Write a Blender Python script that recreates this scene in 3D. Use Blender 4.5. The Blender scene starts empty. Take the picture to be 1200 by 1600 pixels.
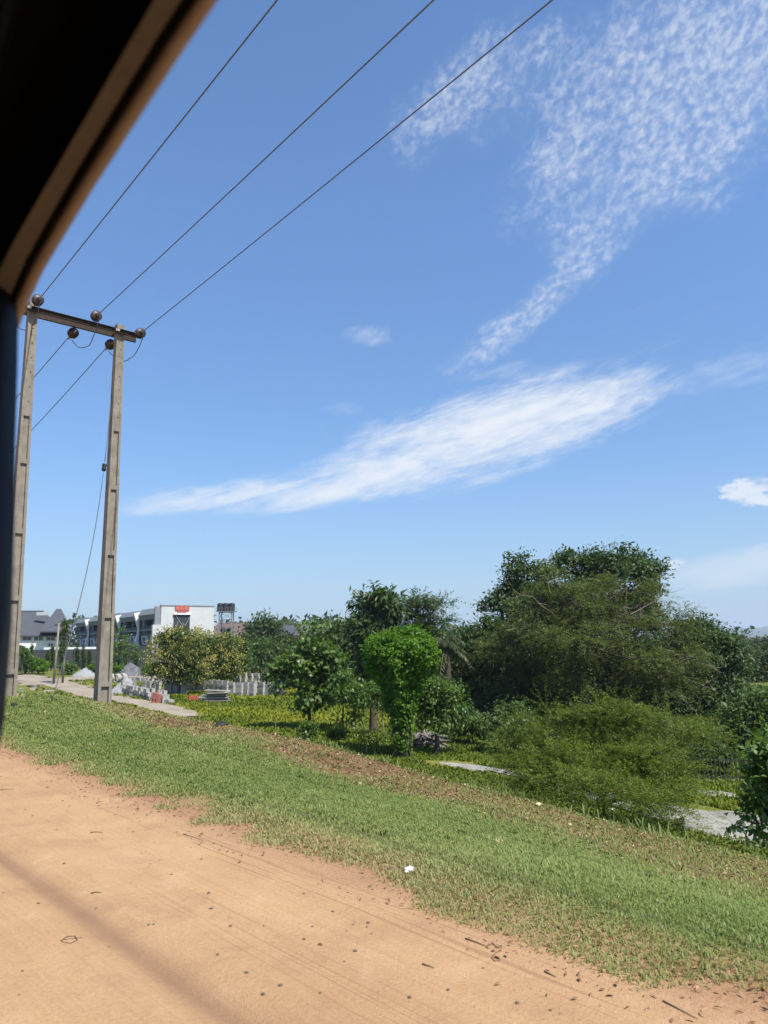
import bpy, bmesh, math, random
import numpy as np
from mathutils import Vector, Matrix
random.seed(7); RG = np.random.default_rng(11)
sc = bpy.context.scene
COL = sc.collection
R_ = math.radians
PI = math.pi

# ------------------------------------------------------------------ camera frame and measuring helpers
PITCH, ROLL, EYE = R_(9.65), R_(0.8), 1.5
FWD = np.array([0, math.cos(PITCH), math.sin(PITCH)]); U0 = np.array([0, -math.sin(PITCH), math.cos(PITCH)]); X0 = np.array([1., 0, 0])
RT = math.cos(ROLL)*X0 - math.sin(ROLL)*U0
UP = math.sin(ROLL)*X0 + math.cos(ROLL)*U0
EYEP = np.array([0, 0, EYE])
ROADA = R_(41)
u = np.array([-math.sin(ROADA), math.cos(ROADA), 0.]); n = np.array([math.cos(ROADA), math.sin(ROADA), 0.])   # along / across the road
def ray(x, y): return FWD + RT*(x-600)/1200 + UP*(800-y)/1200
def D(x, y, Y): d = ray(x, y); return EYEP + d*Y/d[1]
def Wp(x, y, w): d = ray(x, y); return EYEP + d*w/(d@n)
def ss(a, b, x):
    t = np.clip((x-a)/(b-a), 0, 1); return t*t*(3-2*t)

def vnoise(x, y, seed=0):
    x = np.asarray(x, float); y = np.asarray(y, float)
    xi = np.floor(x).astype(np.int64); yi = np.floor(y).astype(np.int64); xf = x-xi; yf = y-yi
    def hsh(a, b):
        h = (a*374761393 + b*668265263 + seed*982451653) & 0x7fffffff
        h = ((h ^ (h >> 13))*1274126177) & 0x7fffffff
        return ((h ^ (h >> 16)) & 0xffff)/65535.
    sx = xf*xf*(3-2*xf); sy = yf*yf*(3-2*yf)
    return (hsh(xi, yi)*(1-sx)+hsh(xi+1, yi)*sx)*(1-sy) + (hsh(xi, yi+1)*(1-sx)+hsh(xi+1, yi+1)*sx)*sy

def hgt(w, s):
    """ground height at w metres across and s metres along the road"""
    w = np.asarray(w, float); s = np.asarray(s, float)
    x = n[0]*w + u[0]*s; y = n[1]*w + u[1]*s
    far = np.hypot(x, y)
    tr = 1.72 + .06*np.sin(s*.35)
    road = -.030*np.exp(-((w-tr)/.13)**2) + .012*np.exp(-((w-tr-.26)/.10)**2) + .010*np.exp(-((w-tr+.27)/.10)**2)
    road += -.020*np.exp(-((w+.1)/.16)**2)
    road += (.014*(vnoise(w*3, s*.8, 3)-.5) + .012*(vnoise(w*9, s*2.2, 4)-.5))*(1-ss(3.3, 4.2, w))
    t = np.clip((w-3.6)/3.4, 0, 1)
    verge = -.52*t*t*(3-2*t)*(1-ss(2, 13, s)) + .05*ss(3.4, 4.0, w) + .44*np.exp(-(((w-5.3)/1.7)**2 + ((s-19.)/3.5)**2))
    verge += .06*(vnoise(w*.9, s*.7, 5)-.5)*ss(3.6, 5, w)
    zf = -1.9 - .75*ss(-6, 12, x)*(1-ss(60, 130, y)*0) - 7.*ss(25, 110, x - .12*y) + .15*(vnoise(x*.12, y*.12, 8)-.5)
    zf = zf + 2.2*ss(95, 170, y)*(1-ss(-40, 10, x-.1*y))
    zf = zf + .85*ss(52, 84, y)*(1-ss(-36, -6, x))
    zf = np.where(far > 400, zf*(1-ss(400, 1500, far)) - 9*ss(400, 1500, far), zf)
    tq = np.clip((w-7.25)/(8.5 + 2*ss(12, 26, s)), 0, 1); tb = 1-(1-tq)**2.2
    return road + verge*(1-tb) + zf*tb
def gz(x, y):
    return float(hgt(x*n[0]+y*n[1], x*u[0]+y*u[1]))
def onG(px, py, lo=3., hi=400.):
    """the first ground point seen at a pixel of the photograph"""
    d = ray(px, py); ts = np.geomspace(lo, hi, 3000); P = EYEP + d[None]*ts[:, None]
    g = hgt(P@n, P@u); k = np.argmax(P[:, 2] < g); return np.array([P[k, 0], P[k, 1], g[k]])
def onF(px, py):
    """the low ground beyond the bank edge at a pixel, even where the bank hides it"""
    d = ray(px, py); ts = np.geomspace(9., 160., 3000); P = EYEP + d[None]*ts[:, None]
    b = P[:, 2] < hgt(P@n, P@u); k = np.nonzero(b[1:] & ~b[:-1])[0]; k = k[-1]+1 if len(k) else int(np.argmax(b)); return np.array([P[k, 0], P[k, 1], gz(P[k, 0], P[k, 1])])
def at(px, Y):
    """ground point straight below pixel column px at forward distance Y"""
    P = D(px, 1005, Y); return np.array([P[0], P[1], gz(P[0], P[1])])

# ------------------------------------------------------------------ node helpers
class X:
    def __init__(s, nt, v): s.nt = nt; s.v = v
    def _m(s, op, *a):
        nd = s.nt.nodes.new('ShaderNodeMath'); nd.operation = op
        for i, q in enumerate((s,)+a):
            q = q.v if isinstance(q, X) else q
            if isinstance(q, (int, float)): nd.inputs[i].default_value = q
            else: s.nt.links.new(q, nd.inputs[i])
        return X(s.nt, nd.outputs[0])
    def __add__(s, o): return s._m('ADD', o)
    __radd__ = __add__
    def __sub__(s, o): return s._m('SUBTRACT', o)
    def __rsub__(s, o): return (s*-1.)+o
    def __mul__(s, o): return s._m('MULTIPLY', o)
    __rmul__ = __mul__
    def __truediv__(s, o): return s._m('DIVIDE', o)
    def max(s, o): return s._m('MAXIMUM', o)
    def min(s, o): return s._m('MINIMUM', o)
    def sin(s): return s._m('SINE')
    def abs(s): return s._m('ABSOLUTE')
    def exp(s): return s._m('EXPONENT')
    def pow(s, o): return s._m('POWER', o)
    def sm(s, a, b):
        nd = s.nt.nodes.new('ShaderNodeMapRange'); nd.interpolation_type = 'SMOOTHSTEP'
        s.nt.links.new(s.v, nd.inputs[0]); nd.inputs[1].default_value = a; nd.inputs[2].default_value = b
        return X(s.nt, nd.outputs[0])
class NT:
    def __init__(s, nt): s.nt = nt
    def new(s, t): return s.nt.nodes.new(t)
    def link(s, a, b): s.nt.links.new(a.v if isinstance(a, X) else a, b)
    def comb(s, x, y, z):
        nd = s.new('ShaderNodeCombineXYZ')
        for i, q in enumerate((x, y, z)):
            if isinstance(q, X): s.link(q, nd.inputs[i])
            else: nd.inputs[i].default_value = q
        return nd.outputs[0]
    def sep(s, v):
        nd = s.new('ShaderNodeSeparateXYZ'); s.link(v, nd.inputs[0]); return [X(s.nt, o) for o in nd.outputs]
    def noise(s, vec, scale, detail=4., rough=.55, dist=0.):
        nd = s.new('ShaderNodeTexNoise'); 
        if vec is not None: s.link(vec, nd.inputs['Vector'])
        nd.inputs['Scale'].default_value = scale; nd.inputs['Detail'].default_value = detail
        nd.inputs['Roughness'].default_value = rough; nd.inputs['Distortion'].default_value = dist
        return X(s.nt, nd.outputs[0])
    def vor(s, vec, scale, feature='F1', rnd=1.):
        nd = s.new('ShaderNodeTexVoronoi'); nd.feature = feature; s.link(vec, nd.inputs['Vector'])
        nd.inputs['Scale'].default_value = scale; nd.inputs['Randomness'].default_value = rnd
        return X(s.nt, nd.outputs['Distance'])
    def mix(s, f, a, b):
        nd = s.new('ShaderNodeMix'); nd.data_type = 'RGBA'
        for q, i in ((f, 0), (a, 6), (b, 7)):
            if isinstance(q, (int, float)): nd.inputs[i].default_value = q
            elif isinstance(q, tuple): nd.inputs[i].default_value = (*q[:3], 1)
            else: s.link(q, nd.inputs[i])
        return nd.outputs[2]
    def ramp(s, f, stops):
        nd = s.new('ShaderNodeValToRGB'); s.link(f, nd.inputs[0]); cr = nd.color_ramp
        while len(cr.elements) < len(stops): cr.elements.new(.5)
        for e, (p, c) in zip(cr.elements, stops): e.position = p; e.color = (*c, 1)
        return nd.outputs[0]
    def bump(s, h, strength, dist=.02):
        nd = s.new('ShaderNodeBump'); s.link(h, nd.inputs['Height']); nd.inputs['Strength'].default_value = strength
        nd.inputs['Distance'].default_value = dist; return nd.outputs[0]
def newmat(name):
    m = bpy.data.materials.new(name); m.use_nodes = True
    t = NT(m.node_tree); b = m.node_tree.nodes['Principled BSDF']
    return m, t, b
def simple(name, col, rough=.7, var=.15, scale=6., bump=.2, metal=0., spec=.3, dirt=None):
    """a worn procedural surface: noise in its colour, gloss and relief"""
    m, t, b = newmat(name)
    tc = t.new('ShaderNodeTexCoord').outputs['Object']
    n1 = t.noise(tc, scale, 5, .6); n2 = t.noise(tc, scale*7, 3, .6)
    f = n1*.65 + n2*.35
    lo = tuple(c*(1-var*1.6) for c in col); hi = tuple(min(1, c*(1+var*1.3)) for c in col)
    c = t.ramp(f, [(.3, lo), (.7, hi)])
    if dirt: c = t.mix(t.noise(tc, scale*.6, 6, .65).sm(.5, .72)*dirt[3], c, dirt[:3])
    t.link(c, b.inputs['Base Color']); t.link((n2*.25 + (rough-.12)), b.inputs['Roughness'])
    b.inputs['Metallic'].default_value = metal; b.inputs['Specular IOR Level'].default_value = spec
    if bump: t.link(t.bump(f, bump, .01), b.inputs['Normal'])
    return m
def leafmat(name, stops, rough=.45, spec=.35, trans=.3, tint=(1.5, 1.6, .5)):
    m, t, b = newmat(name)
    a = t.new('ShaderNodeAttribute'); a.attribute_name = 'v'
    c = t.ramp(a.outputs['Fac'], stops)
    t.link(c, b.inputs['Base Color']); b.inputs['Roughness'].default_value = rough
    b.inputs['Specular IOR Level'].default_value = spec
    tr = t.new('ShaderNodeBsdfTranslucent'); mm = t.new('ShaderNodeMix'); mm.data_type = 'RGBA'; mm.blend_type = 'MULTIPLY'
    mm.inputs[0].default_value = 1; t.link(c, mm.inputs[6]); mm.inputs[7].default_value = (*tint, 1); mm.clamp_result = False
    t.link(mm.outputs[2], tr.inputs[0])
    ms = t.new('ShaderNodeMixShader'); ms.inputs[0].default_value = trans
    t.link(b.outputs[0], ms.inputs[1]); t.link(tr.outputs[0], ms.inputs[2])
    t.link(ms.outputs[0], m.node_tree.nodes['Material Output'].inputs[0])
    return m

# ------------------------------------------------------------------ object helpers
def tag(o, label=None, cat=None, group=None, kind=None):
    if label: o['label'] = label
    if cat: o['category'] = cat
    if group: o['group'] = group
    if kind: o['kind'] = kind
    return o
def empty(name, loc, label, cat, group=None, rz=0.):
    o = bpy.data.objects.new(name, None); COL.objects.link(o); o.location = Vector(loc); o.rotation_euler.z = rz
    o.empty_display_size = .2
    return tag(o, label, cat, group)
def npmesh(name, V, F, mat, parent=None, smooth=False, v=None, ragged=None):
    """V (k,3) floats, F (m,c) equal sided faces (or ragged list of arrays)"""
    me = bpy.data.meshes.new(name); V = np.asarray(V, np.float32)
    Fs = ragged if ragged is not None else [F]
    Fs = [np.asarray(f, np.int32) for f in Fs if len(f)]
    tot = np.concatenate([np.full(len(f), f.shape[1], np.int32) for f in Fs]); idx = np.concatenate([f.ravel() for f in Fs])
    me.vertices.add(len(V)); me.vertices.foreach_set('co', V.ravel())
    me.loops.add(len(idx)); me.loops.foreach_set('vertex_index', idx)
    me.polygons.add(len(tot)); me.polygons.foreach_set('loop_start', np.concatenate([[0], np.cumsum(tot)[:-1]]).astype(np.int32))
    me.polygons.foreach_set('loop_total', tot)
    if smooth: me.polygons.foreach_set('use_smooth', np.ones(len(tot), bool))
    if v is not None:
        at_ = me.attributes.new('v', 'FLOAT', 'POINT'); at_.data.foreach_set('value', np.asarray(v, np.float32))
    me.update(); me.validate()
    me.materials.append(mat)
    o = bpy.data.objects.new(name, me); COL.objects.link(o)
    if parent is not None: o.parent = parent
    return o
class MB:
    """collects boxes, prisms, tubes and lathes into one mesh"""
    def __init__(s): s.V = []; s.F = []
    def add(s, vs, fs):
        k = len(s.V); s.V += [tuple(map(float, p)) for p in vs]; s.F += [tuple(i+k for i in f) for f in fs]; return s
    def hexa(s, p): return s.add(p, [(0, 3, 2, 1), (4, 5, 6, 7), (0, 1, 5, 4), (1, 2, 6, 5), (2, 3, 7, 6), (3, 0, 4, 7)])
    def box(s, c, d, ax=None):
        c = np.array(c, float); d = np.array(d, float)/2
        A = np.eye(3) if ax is None else np.array(ax, float)
        q = [(-1, -1, -1), (1, -1, -1), (1, 1, -1), (-1, 1, -1), (-1, -1, 1), (1, -1, 1), (1, 1, 1), (-1, 1, 1)]
        return s.hexa([c + A[0]*d[0]*i + A[1]*d[1]*j + A[2]*d[2]*k for i, j, k in q])
    def bar(s, a, b, t, t2=None):
        a = np.array(a, float); b = np.array(b, float); d = b-a; L = np.linalg.norm(d); d = d/L
        r = np.array([0, 0, 1.]) if abs(d[2]) < .9 else np.array([1., 0, 0])
        e = np.cross(d, r); e /= np.linalg.norm(e); f = np.cross(e, d)
        return s.box((a+b)/2, (L, t, t2 or t), (d, e, f))
    def tube(s, pts, rad, k=8, caps=True):
        P = np.array(pts, float); m = len(P); rad = np.broadcast_to(np.asarray(rad, float), (m,))
        T = np.gradient(P, axis=0); T /= np.linalg.norm(T, axis=1)[:, None]+1e-9
        r = np.array([.13, .21, .97]) if abs(T[0][2]) < .9 else np.array([1., .1, 0])
        vs = []
        e = np.cross(T[0], r)
        for i in range(m):
            e = e - T[i]*(e@T[i]); e /= np.linalg.norm(e)+1e-9; f = np.cross(T[i], e)
            for j in range(k):
                a = 2*PI*j/k; vs.append(P[i]+rad[i]*(math.cos(a)*e+math.sin(a)*f))
        fs = [(i*k+j, i*k+(j+1) % k, (i+1)*k+(j+1) % k, (i+1)*k+j) for i in range(m-1) for j in range(k)]
        if caps: fs += [tuple(range(k))[::-1], tuple((m-1)*k+j for j in range(k))]
        return s.add(vs, fs)
    def lathe(s, prof, k=16, c=(0, 0, 0), ax=(0, 0, 1)):
        ax = np.array(ax, float); ax /= np.linalg.norm(ax); r = np.array([1., 0, 0]) if abs(ax[0]) < .8 else np.array([0, 1., 0])
        e = np.cross(ax, r); e /= np.linalg.norm(e); f = np.cross(ax, e); c = np.array(c, float); m = len(prof)
        vs = [c+ax*z+q*(math.cos(2*PI*j/k)*e+math.sin(2*PI*j/k)*f) for q, z in prof for j in range(k)]
        fs = [(i*k+j, i*k+(j+1) % k, (i+1)*k+(j+1) % k, (i+1)*k+j) for i in range(m-1) for j in range(k)]
        fs += [tuple(range(k))[::-1], tuple((m-1)*k+j for j in range(k))]
        return s.add(vs, fs)
    def build(s, name, mat, parent=None, smooth=False, bevel=0.):
        me = bpy.data.meshes.new(name); me.from_pydata(s.V, [], s.F); me.update()
        me.materials.append(mat)
        if smooth:
            for p in me.polygons: p.use_smooth = True
        o = bpy.data.objects.new(name, me); COL.objects.link(o)
        if parent is not None: o.parent = parent
        if bevel:
            b = o.modifiers.new('Bevel', 'BEVEL'); b.width = bevel; b.segments = 2; b.limit_method = 'ANGLE'
        return o
def copy_tree(o, parent=None):
    c = o.copy(); COL.objects.link(c); c.parent = parent
    for ch in list(o.children): copy_tree(ch, c)
    return c

# ------------------------------------------------------------------ foliage
def unit(a): return a/(np.linalg.norm(a, axis=-1, keepdims=True)+1e-9)
def leaf_quads(P, Dr, Nn, L, Wd, fold=.15):
    """rhombic leaves: base P, direction Dr, up-side Nn, length L, width Wd -> verts (4m,3), faces (m,4)"""
    Dr = unit(Dr); S = unit(np.cross(Dr, Nn)); N2 = np.cross(S, Dr)
    L = L[:, None]; Wd = Wd[:, None]; mid = P+Dr*L*.45
    V = np.stack([P, mid+S*Wd*.5+N2*Wd*fold, P+Dr*L-N2*L*.08, mid-S*Wd*.5+N2*Wd*fold], 1).reshape(-1, 3)
    F = np.arange(len(P)*4, dtype=np.int32).reshape(-1, 4)
    return V, F
def lobe_points(lobes, m, rng, inner=.3, up=.25, sub=9, tuft=1.):
    """m points scattered on and in ellipsoid lobes; returns points and outward directions"""
    ar = np.array([(l[3]*l[4]+l[3]*l[5]+l[4]*l[5])*(l[6] if len(l) > 6 else 1) for l in lobes]); cnt = rng.multinomial(m, ar/ar.sum())
    Ps, Os = [], []
    for l, c in zip(lobes, cnt):
        if sub:                                   # each lobe is a bunch of smaller tufts with gaps between them
            ks = max(3, min(int(sub), c//4)); dd = unit(rng.normal(size=(ks, 3))+np.array([0, 0, .3])); cs = np.array(l[:3])+dd*np.array(l[3:6])*rng.uniform(.45, .92, (ks, 1))
            rs = rng.uniform(.26, .48, ks)*tuft; w_ = rng.integers(0, ks, c); d = unit(rng.normal(size=(c, 3))+np.array([0, 0, .35+up])); r = np.where(rng.random(c) < inner, rng.uniform(.1, .8, c), rng.uniform(.8, 1.05, c))
            Ps.append(cs[w_]+d*(r*rs[w_])[:, None]*np.array(l[3:6])*np.array([1, 1, .85])); Os.append(unit(d+dd[w_]*.7)); continue
        d = unit(rng.normal(size=(c, 3)) + np.array([0, 0, up]))
        r = np.where(rng.random(c) < inner, rng.uniform(.25, .8, c), rng.uniform(.8, 1.06, c))
        r *= 1 + .28*(vnoise(d[:, 0]*2.3+l[0]*3.1, d[:, 1]*2.3+d[:, 2]*1.9+l[1]*2.7, 21)-.5)*1.6
        Ps.append(np.array(l[:3])+d*r[:, None]*np.array(l[3:6])); Os.append(d)
    return np.concatenate(Ps), np.concatenate(Os)
def broad_crown(lobes, clumps, per, cr, L, rng, asp=.5, inner=.3, droop=.35, up=.25, vlift=0., sub=9, tuft=1.):
    C, O = lobe_points(lobes, clumps, rng, inner, up, sub, tuft)
    cv = rng.random(clumps)
    P = np.repeat(C, per, 0) + rng.normal(size=(clumps*per, 3))*cr*np.array([1, 1, .7]); O = np.repeat(O, per, 0)
    m = len(P); Dr = unit(O*.6 + rng.normal(size=(m, 3))*.7 + np.array([0, 0, -droop])); Nn = unit(np.array([0, 0, 1.])+O*.5+rng.normal(size=(m, 3))*.45)
    Ls = L*rng.uniform(.7, 1.3, m); V, F = leaf_quads(P, Dr, Nn, Ls, Ls*asp*rng.uniform(.8, 1.2, m))
    v = np.clip(np.repeat(cv, per)*.55 + rng.random(m)*.45 + vlift, 0, 1)
    return V, F, np.repeat(v, 4), C
def spray_crown(lobes, sprays, per, Lf, l, rng, inner=.3, lift=.15, droop=.5, asp=.38, up=.25, sub=9, tuft=1.):
    """feathery foliage: fronds with leaflets in pairs on a drooping midrib"""
    C, O = lobe_points(lobes, sprays, rng, inner, up, sub, tuft)
    d0 = unit(O*np.array([1, 1, .45]) + rng.normal(size=O.shape)*.45 + np.array([0, 0, lift])); sd = unit(np.cross(d0, np.array([0, 0, 1.])+rng.normal(size=O.shape)*.25))
    ln = Lf*rng.uniform(.6, 1.3, sprays); cv = rng.random(sprays)
    k = np.tile(np.arange(per), sprays); fr = (k//2+.5)/(per/2); sg = np.where(k % 2, 1., -1.)
    R = lambda a: np.repeat(a, per, 0)
    P = R(C-O*0.0) + R(d0)*(R(ln)*fr)[:, None] + np.array([0, 0, -1.])*(R(ln)*droop*fr**2)[:, None] + rng.normal(size=(sprays*per, 3))*l*.25
    Dr = unit(R(sd)*sg[:, None]*.9 + R(d0)*.45 + rng.normal(size=P.shape)*.18); Nn = unit(np.array([0, 0, 1.])+rng.normal(size=P.shape)*.35)
    Ls = l*rng.uniform(.7, 1.25, len(P))*(1.05-.35*fr)
    V, F = leaf_quads(P, Dr, Nn, Ls, Ls*asp, .05)
    v = np.clip(R(cv)*.6+rng.random(len(P))*.4, 0, 1)
    return V, F, np.repeat(v, 4), C
def wiggle(a, b, k, amp, rng, sag=0.):
    a = np.array(a, float); b = np.array(b, float); t = np.linspace(0, 1, k)[:, None]; L = np.linalg.norm(b-a)
    o = np.cumsum(rng.normal(size=(k, 3)), 0)*amp*L/k; o -= o[:1]; o = o - t*o[-1:]
    return a+(b-a)*t+o+np.array([0, 0, 1.])*(sag*L*4*t*(1-t))
def trunk_mesh(base, top, r0, r1, ends, rng, twigs=None, bend=.06, ntw=0):
    mb = MB(); base = np.array(base, float)-np.array([0, 0, .12]); P = wiggle(base, top, 7, bend*2, rng)
    rr = np.linspace(r0, r1, 7); rr[0] *= 1.35; mb.tube(P, rr, 9)
    for e in ends:
        s = P[int(rng.integers(3, 7))]; Q = wiggle(s, e, 6, .22, rng, .06)
        mb.tube(Q, np.linspace(r1*.75, r1*.18, 6), 6)
        if twigs is not None and ntw:
            dd = np.linalg.norm(twigs-np.array(e), axis=1)
            for j in np.argsort(dd)[:: max(1, len(dd)//40)][:ntw]:
                mb.tube(wiggle(Q[int(rng.integers(2, 6))], twigs[j], 5, .25, rng, .04), np.linspace(r1*.22, r1*.06, 5), 4, False)
    return mb
def px_lobes(Y, ls):
    """crown lobes given as pixel centre, pixel radii, forward offset, depth ratio"""
    out = []
    for l in ls:
        x, y, rx, ry = l[:4]; dY = l[4] if len(l) > 4 else 0.; q = l[5] if len(l) > 5 else .85; wt = l[6] if len(l) > 6 else 1
        c = D(x, y, Y+dY); k = (Y+dY)/1200*1.03; out.append((c[0], c[1], c[2], rx*k, rx*k*q, ry*k, wt))
    return out
def plant(name, label, cat, base, lobes, mat, style, clumps, per, cr, L, trunk=None, bark=None, group=None, seed=0, ntw=6, part='crown', tpart='trunk', nend=7, **kw):
    rng = np.random.default_rng(seed+100); root = empty(name, base, label, cat, group); b = np.array(base)
    f = broad_crown if style == 'broad' else spray_crown
    V, F, v, C = f(lobes, clumps, per, cr, L, rng, **kw)
    npmesh(part, V-b, F, mat, root, v=v)
    if trunk:
        top, r0, r1 = trunk
        ends = [np.array(l[:3])+np.array(l[3:6])*np.array([rng.uniform(-.5, .5), rng.uniform(-.5, .5), rng.uniform(0, .6)]) for l in lobes][:nend]
        mb = trunk_mesh(base, top, r0, r1, ends, rng, C, ntw=ntw)
        mb.V = [tuple(np.array(q)-b) for q in mb.V]; mb.build(tpart, bark, root, True)
    return root
# ------------------------------------------------------------------ camera, sun, sky
cam = bpy.data.cameras.new('camera'); co = bpy.data.objects.new('camera', cam); COL.objects.link(co); sc.camera = co
M = Matrix(((RT[0], UP[0], -FWD[0], 0), (RT[1], UP[1], -FWD[1], 0), (RT[2], UP[2], -FWD[2], EYE), (0, 0, 0, 1)))
co.matrix_world = M
cam.sensor_fit = 'VERTICAL'; cam.sensor_height = 36; cam.sensor_width = 27; cam.lens = 27.0
cam.clip_start = .02; cam.clip_end = 30000
cam.dof.use_dof = True; cam.dof.focus_distance = 22.; cam.dof.aperture_fstop = 6.3
SAZ, SEL = R_(134), R_(57)          # sun: clockwise from the view direction, and height
SD = np.array([math.sin(SAZ)*math.cos(SEL), math.cos(SAZ)*math.cos(SEL), math.sin(SEL)])
sun = bpy.data.lights.new('sun', 'SUN'); sun.energy = 4.6; sun.angle = R_(.55); sun.color = (1, .955, .88)
so = bpy.data.objects.new('sun', sun); COL.objects.link(so); so.rotation_euler = Vector(SD).to_track_quat('Z', 'Y').to_euler()
sc.view_settings.view_transform = 'Standard'; sc.view_settings.look = 'None'; sc.view_settings.exposure = 0.70; sc.view_settings.gamma = 1
world = bpy.data.worlds.new('World'); sc.world = world; world.use_nodes = True
t = NT(world.node_tree); bg = world.node_tree.nodes['Background']
sky = t.new('ShaderNodeTexSky'); sky.sky_type = 'NISHITA'; sky.sun_disc = False
sky.sun_elevation = SEL; sky.sun_rotation = SAZ; sky.altitude = 300; sky.air_density = 1.0; sky.dust_density = .35; sky.ozone_density = 2.2
SKYK = .126
dirv = t.new('ShaderNodeTexCoord').outputs['Generated']
dx, dy, dz = t.sep(dirv)
AZ = dx._m('ARCTAN2', dy)*(180/PI); EL = dz.max(-1).min(1)._m('ARCSINE')*(180/PI)
def azel(x, y):
    d = ray(x, y); return math.degrees(math.atan2(d[0], d[1])), math.degrees(math.atan2(d[2], math.hypot(d[0], d[1])))
def ell(cx, cy, rx, ry, rot=0.):
    """soft ellipse in sky angles: 1 in its middle, 0 on its rim"""
    a, e = azel(cx, cy); k = .0462*math.cos(math.atan(math.hypot(cx-600, cy-800)/1200))**.9; c, s = math.cos(R_(rot)), math.sin(R_(rot))
    p = (AZ-a)*math.cos(R_(e)); q = EL-e
    g = (p*c+q*s)*(1/(rx*k)); h = (q*c-p*s)*(1/(ry*k))
    return 1-(g*g+h*h)
# a streak of thick cirrus, its wispy edges combed along its length
c_, s_ = math.cos(R_(14)), math.sin(R_(14))
P1 = AZ*c_+EL*s_; P2 = EL*c_-AZ*s_
wv = t.comb(P1*.10, P2*.55, 3.1); wisp = t.noise(wv, 1.0, 7., .62, .6)
wv2 = t.comb(P1*.5, P2*1.5, 9.7); wisp2 = t.noise(wv2, 1.0, 5., .6, .4)
streak = ell(760, 678, 330, 84, 12.5).max(ell(470, 768, 330, 34, 6)*.85).max(ell(915, 638, 178, 56, 14)*.88).max(ell(640, 725, 260, 56, 9))
edge = (wisp-.5)*2.3+(wisp2-.5)*1.1
wv3 = t.comb(P1*1.1, P2*4.2, 1.7); wisp3 = t.noise(wv3, 1.0, 4., .6, .5)
cs = (streak*1.05+edge*.85+(wisp3-.5)*.55-.02).sm(-.05, 1.45)*.93*streak.sm(-.35, .35)
halo = (ell(800, 640, 480, 110, 14)*.5+edge*.7).sm(.2, 1.1)*.35
# small ripples of altocumulus
c2, s2 = math.cos(R_(24)), math.sin(R_(24))
Q1 = AZ*c2+EL*s2; Q2 = EL*c2-AZ*s2
wob = t.noise(t.comb(AZ*.35, EL*.35, 5.), 1., 3., .5)
cellv = t.comb(Q1*1.25+wob*1.2, Q2*1.75+wob*1.0, 0.)
cell = t.noise(cellv, 1.0, 4.5, .6, .2); vc = t.vor(cellv, 1.25)
big = t.noise(t.comb(AZ*.13, EL*.16, 2.), 1., 4., .6)
field = ell(1090, 130, 330, 190, 14).max(ell(780, 150, 190, 95, 15)*.72).max(ell(985, 300, 175, 85, 28)).max(ell(905, 390, 70, 62, 45)*.85).max(ell(868, 450, 75, 40, 42)*.7).max(ell(800, 510, 150, 33, 32)*.7)
fm = (field+(big-.5)*3.3+.05).sm(-.15, 1.05)
puff = (cell*1.3 - vc*.26 + fm*.16 - .09).sm(.30, .92)*fm.sm(-.05, 1.0)
veil = (field+(big-.5)*2.0).sm(-.1, 1.2)*.20
acu = (puff*.43+veil*.5)
# stray wisps and little puffs near the right edge
lump = t.noise(t.comb(AZ*.75, EL*1.5, 4.), 1., 6., .6)
def puffy(e, k): return (e*.8+(lump-.5)*2.4).sm(.1, .8)*k
misc = puffy(ell(1165, 765, 50, 26, 0), .8).max(puffy(ell(1190, 780, 50, 14, 0), .8)).max(puffy(ell(1052, 882, 30, 12, 0), .6)).max((ell(580, 527, 55, 24, 0)+edge*.9+(lump-.5)*1.5).sm(.2, 1.7)*.4).max((ell(535, 640, 45, 14, 5)+edge*.9+(lump-.5)*1.5).sm(.2, 1.7)*.35).max((ell(1120, 590, 170, 44, 10)+edge*1.4+(lump-.5)*1.4).sm(.2, 1.9)*.24).max((ell(1170, 885, 170, 36, 8)+edge*.5).sm(.0, 1.0)*.45)
al = cs.max(halo).max(acu).max(misc).min(1.)
hz = (1-EL*(1/13.)).max(0).min(1)
tn = t.new('ShaderNodeMix'); tn.data_type = 'RGBA'; tn.blend_type = 'MULTIPLY'; tn.inputs[0].default_value = 1; t.link(sky.outputs[0], tn.inputs[6]); tn.inputs[7].default_value = (.70, .875, 1.03, 1)
low = (1-EL*(1/30.)).max(0).min(1); dim = t.new('ShaderNodeVectorMath'); dim.operation = 'SCALE'; t.link(tn.outputs[2], dim.inputs[0]); t.link(1-low*.33, dim.inputs['Scale'])
skyc = t.mix(hz*.5, dim.outputs[0], (2.1, 2.55, 3.15))
colr = t.mix(al, skyc, (4.5, 4.65, 4.85))
t.link(colr, bg.inputs['Color']); bg.inputs['Strength'].default_value = SKYK

# ------------------------------------------------------------------ ground
m_ground, t, b = newmat('ground_soil_and_turf')
geo = t.new('ShaderNodeNewGeometry').outputs['Position']
gx, gy, gzz = t.sep(geo)
Wn = gx*float(n[0])+gy*float(n[1]); Sn = gx*float(u[0])+gy*float(u[1])
WS = t.comb(Wn, Sn, gzz)
n1 = t.noise(WS, .55, 5., .6); n2 = t.noise(WS, 3., 5., .65); n3 = t.noise(WS, 40., 4., .7); n4 = t.noise(WS, 160., 2., .6)
streakv = t.comb(Wn*9., Sn*.35, 0.); st = t.noise(streakv, 1., 5., .65)
streakw = t.comb(Wn*38., Sn*.5, 2.); st2 = t.noise(streakw, 1., 3., .6)
dirt = t.ramp(n1*.30+st*.10+st2*.15+n3*.25+n2*.10+n4*.10, [(.36, (.325, .19, .097)), (.5, (.41, .252, .130)), (.64, (.50, .322, .178))])
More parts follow.
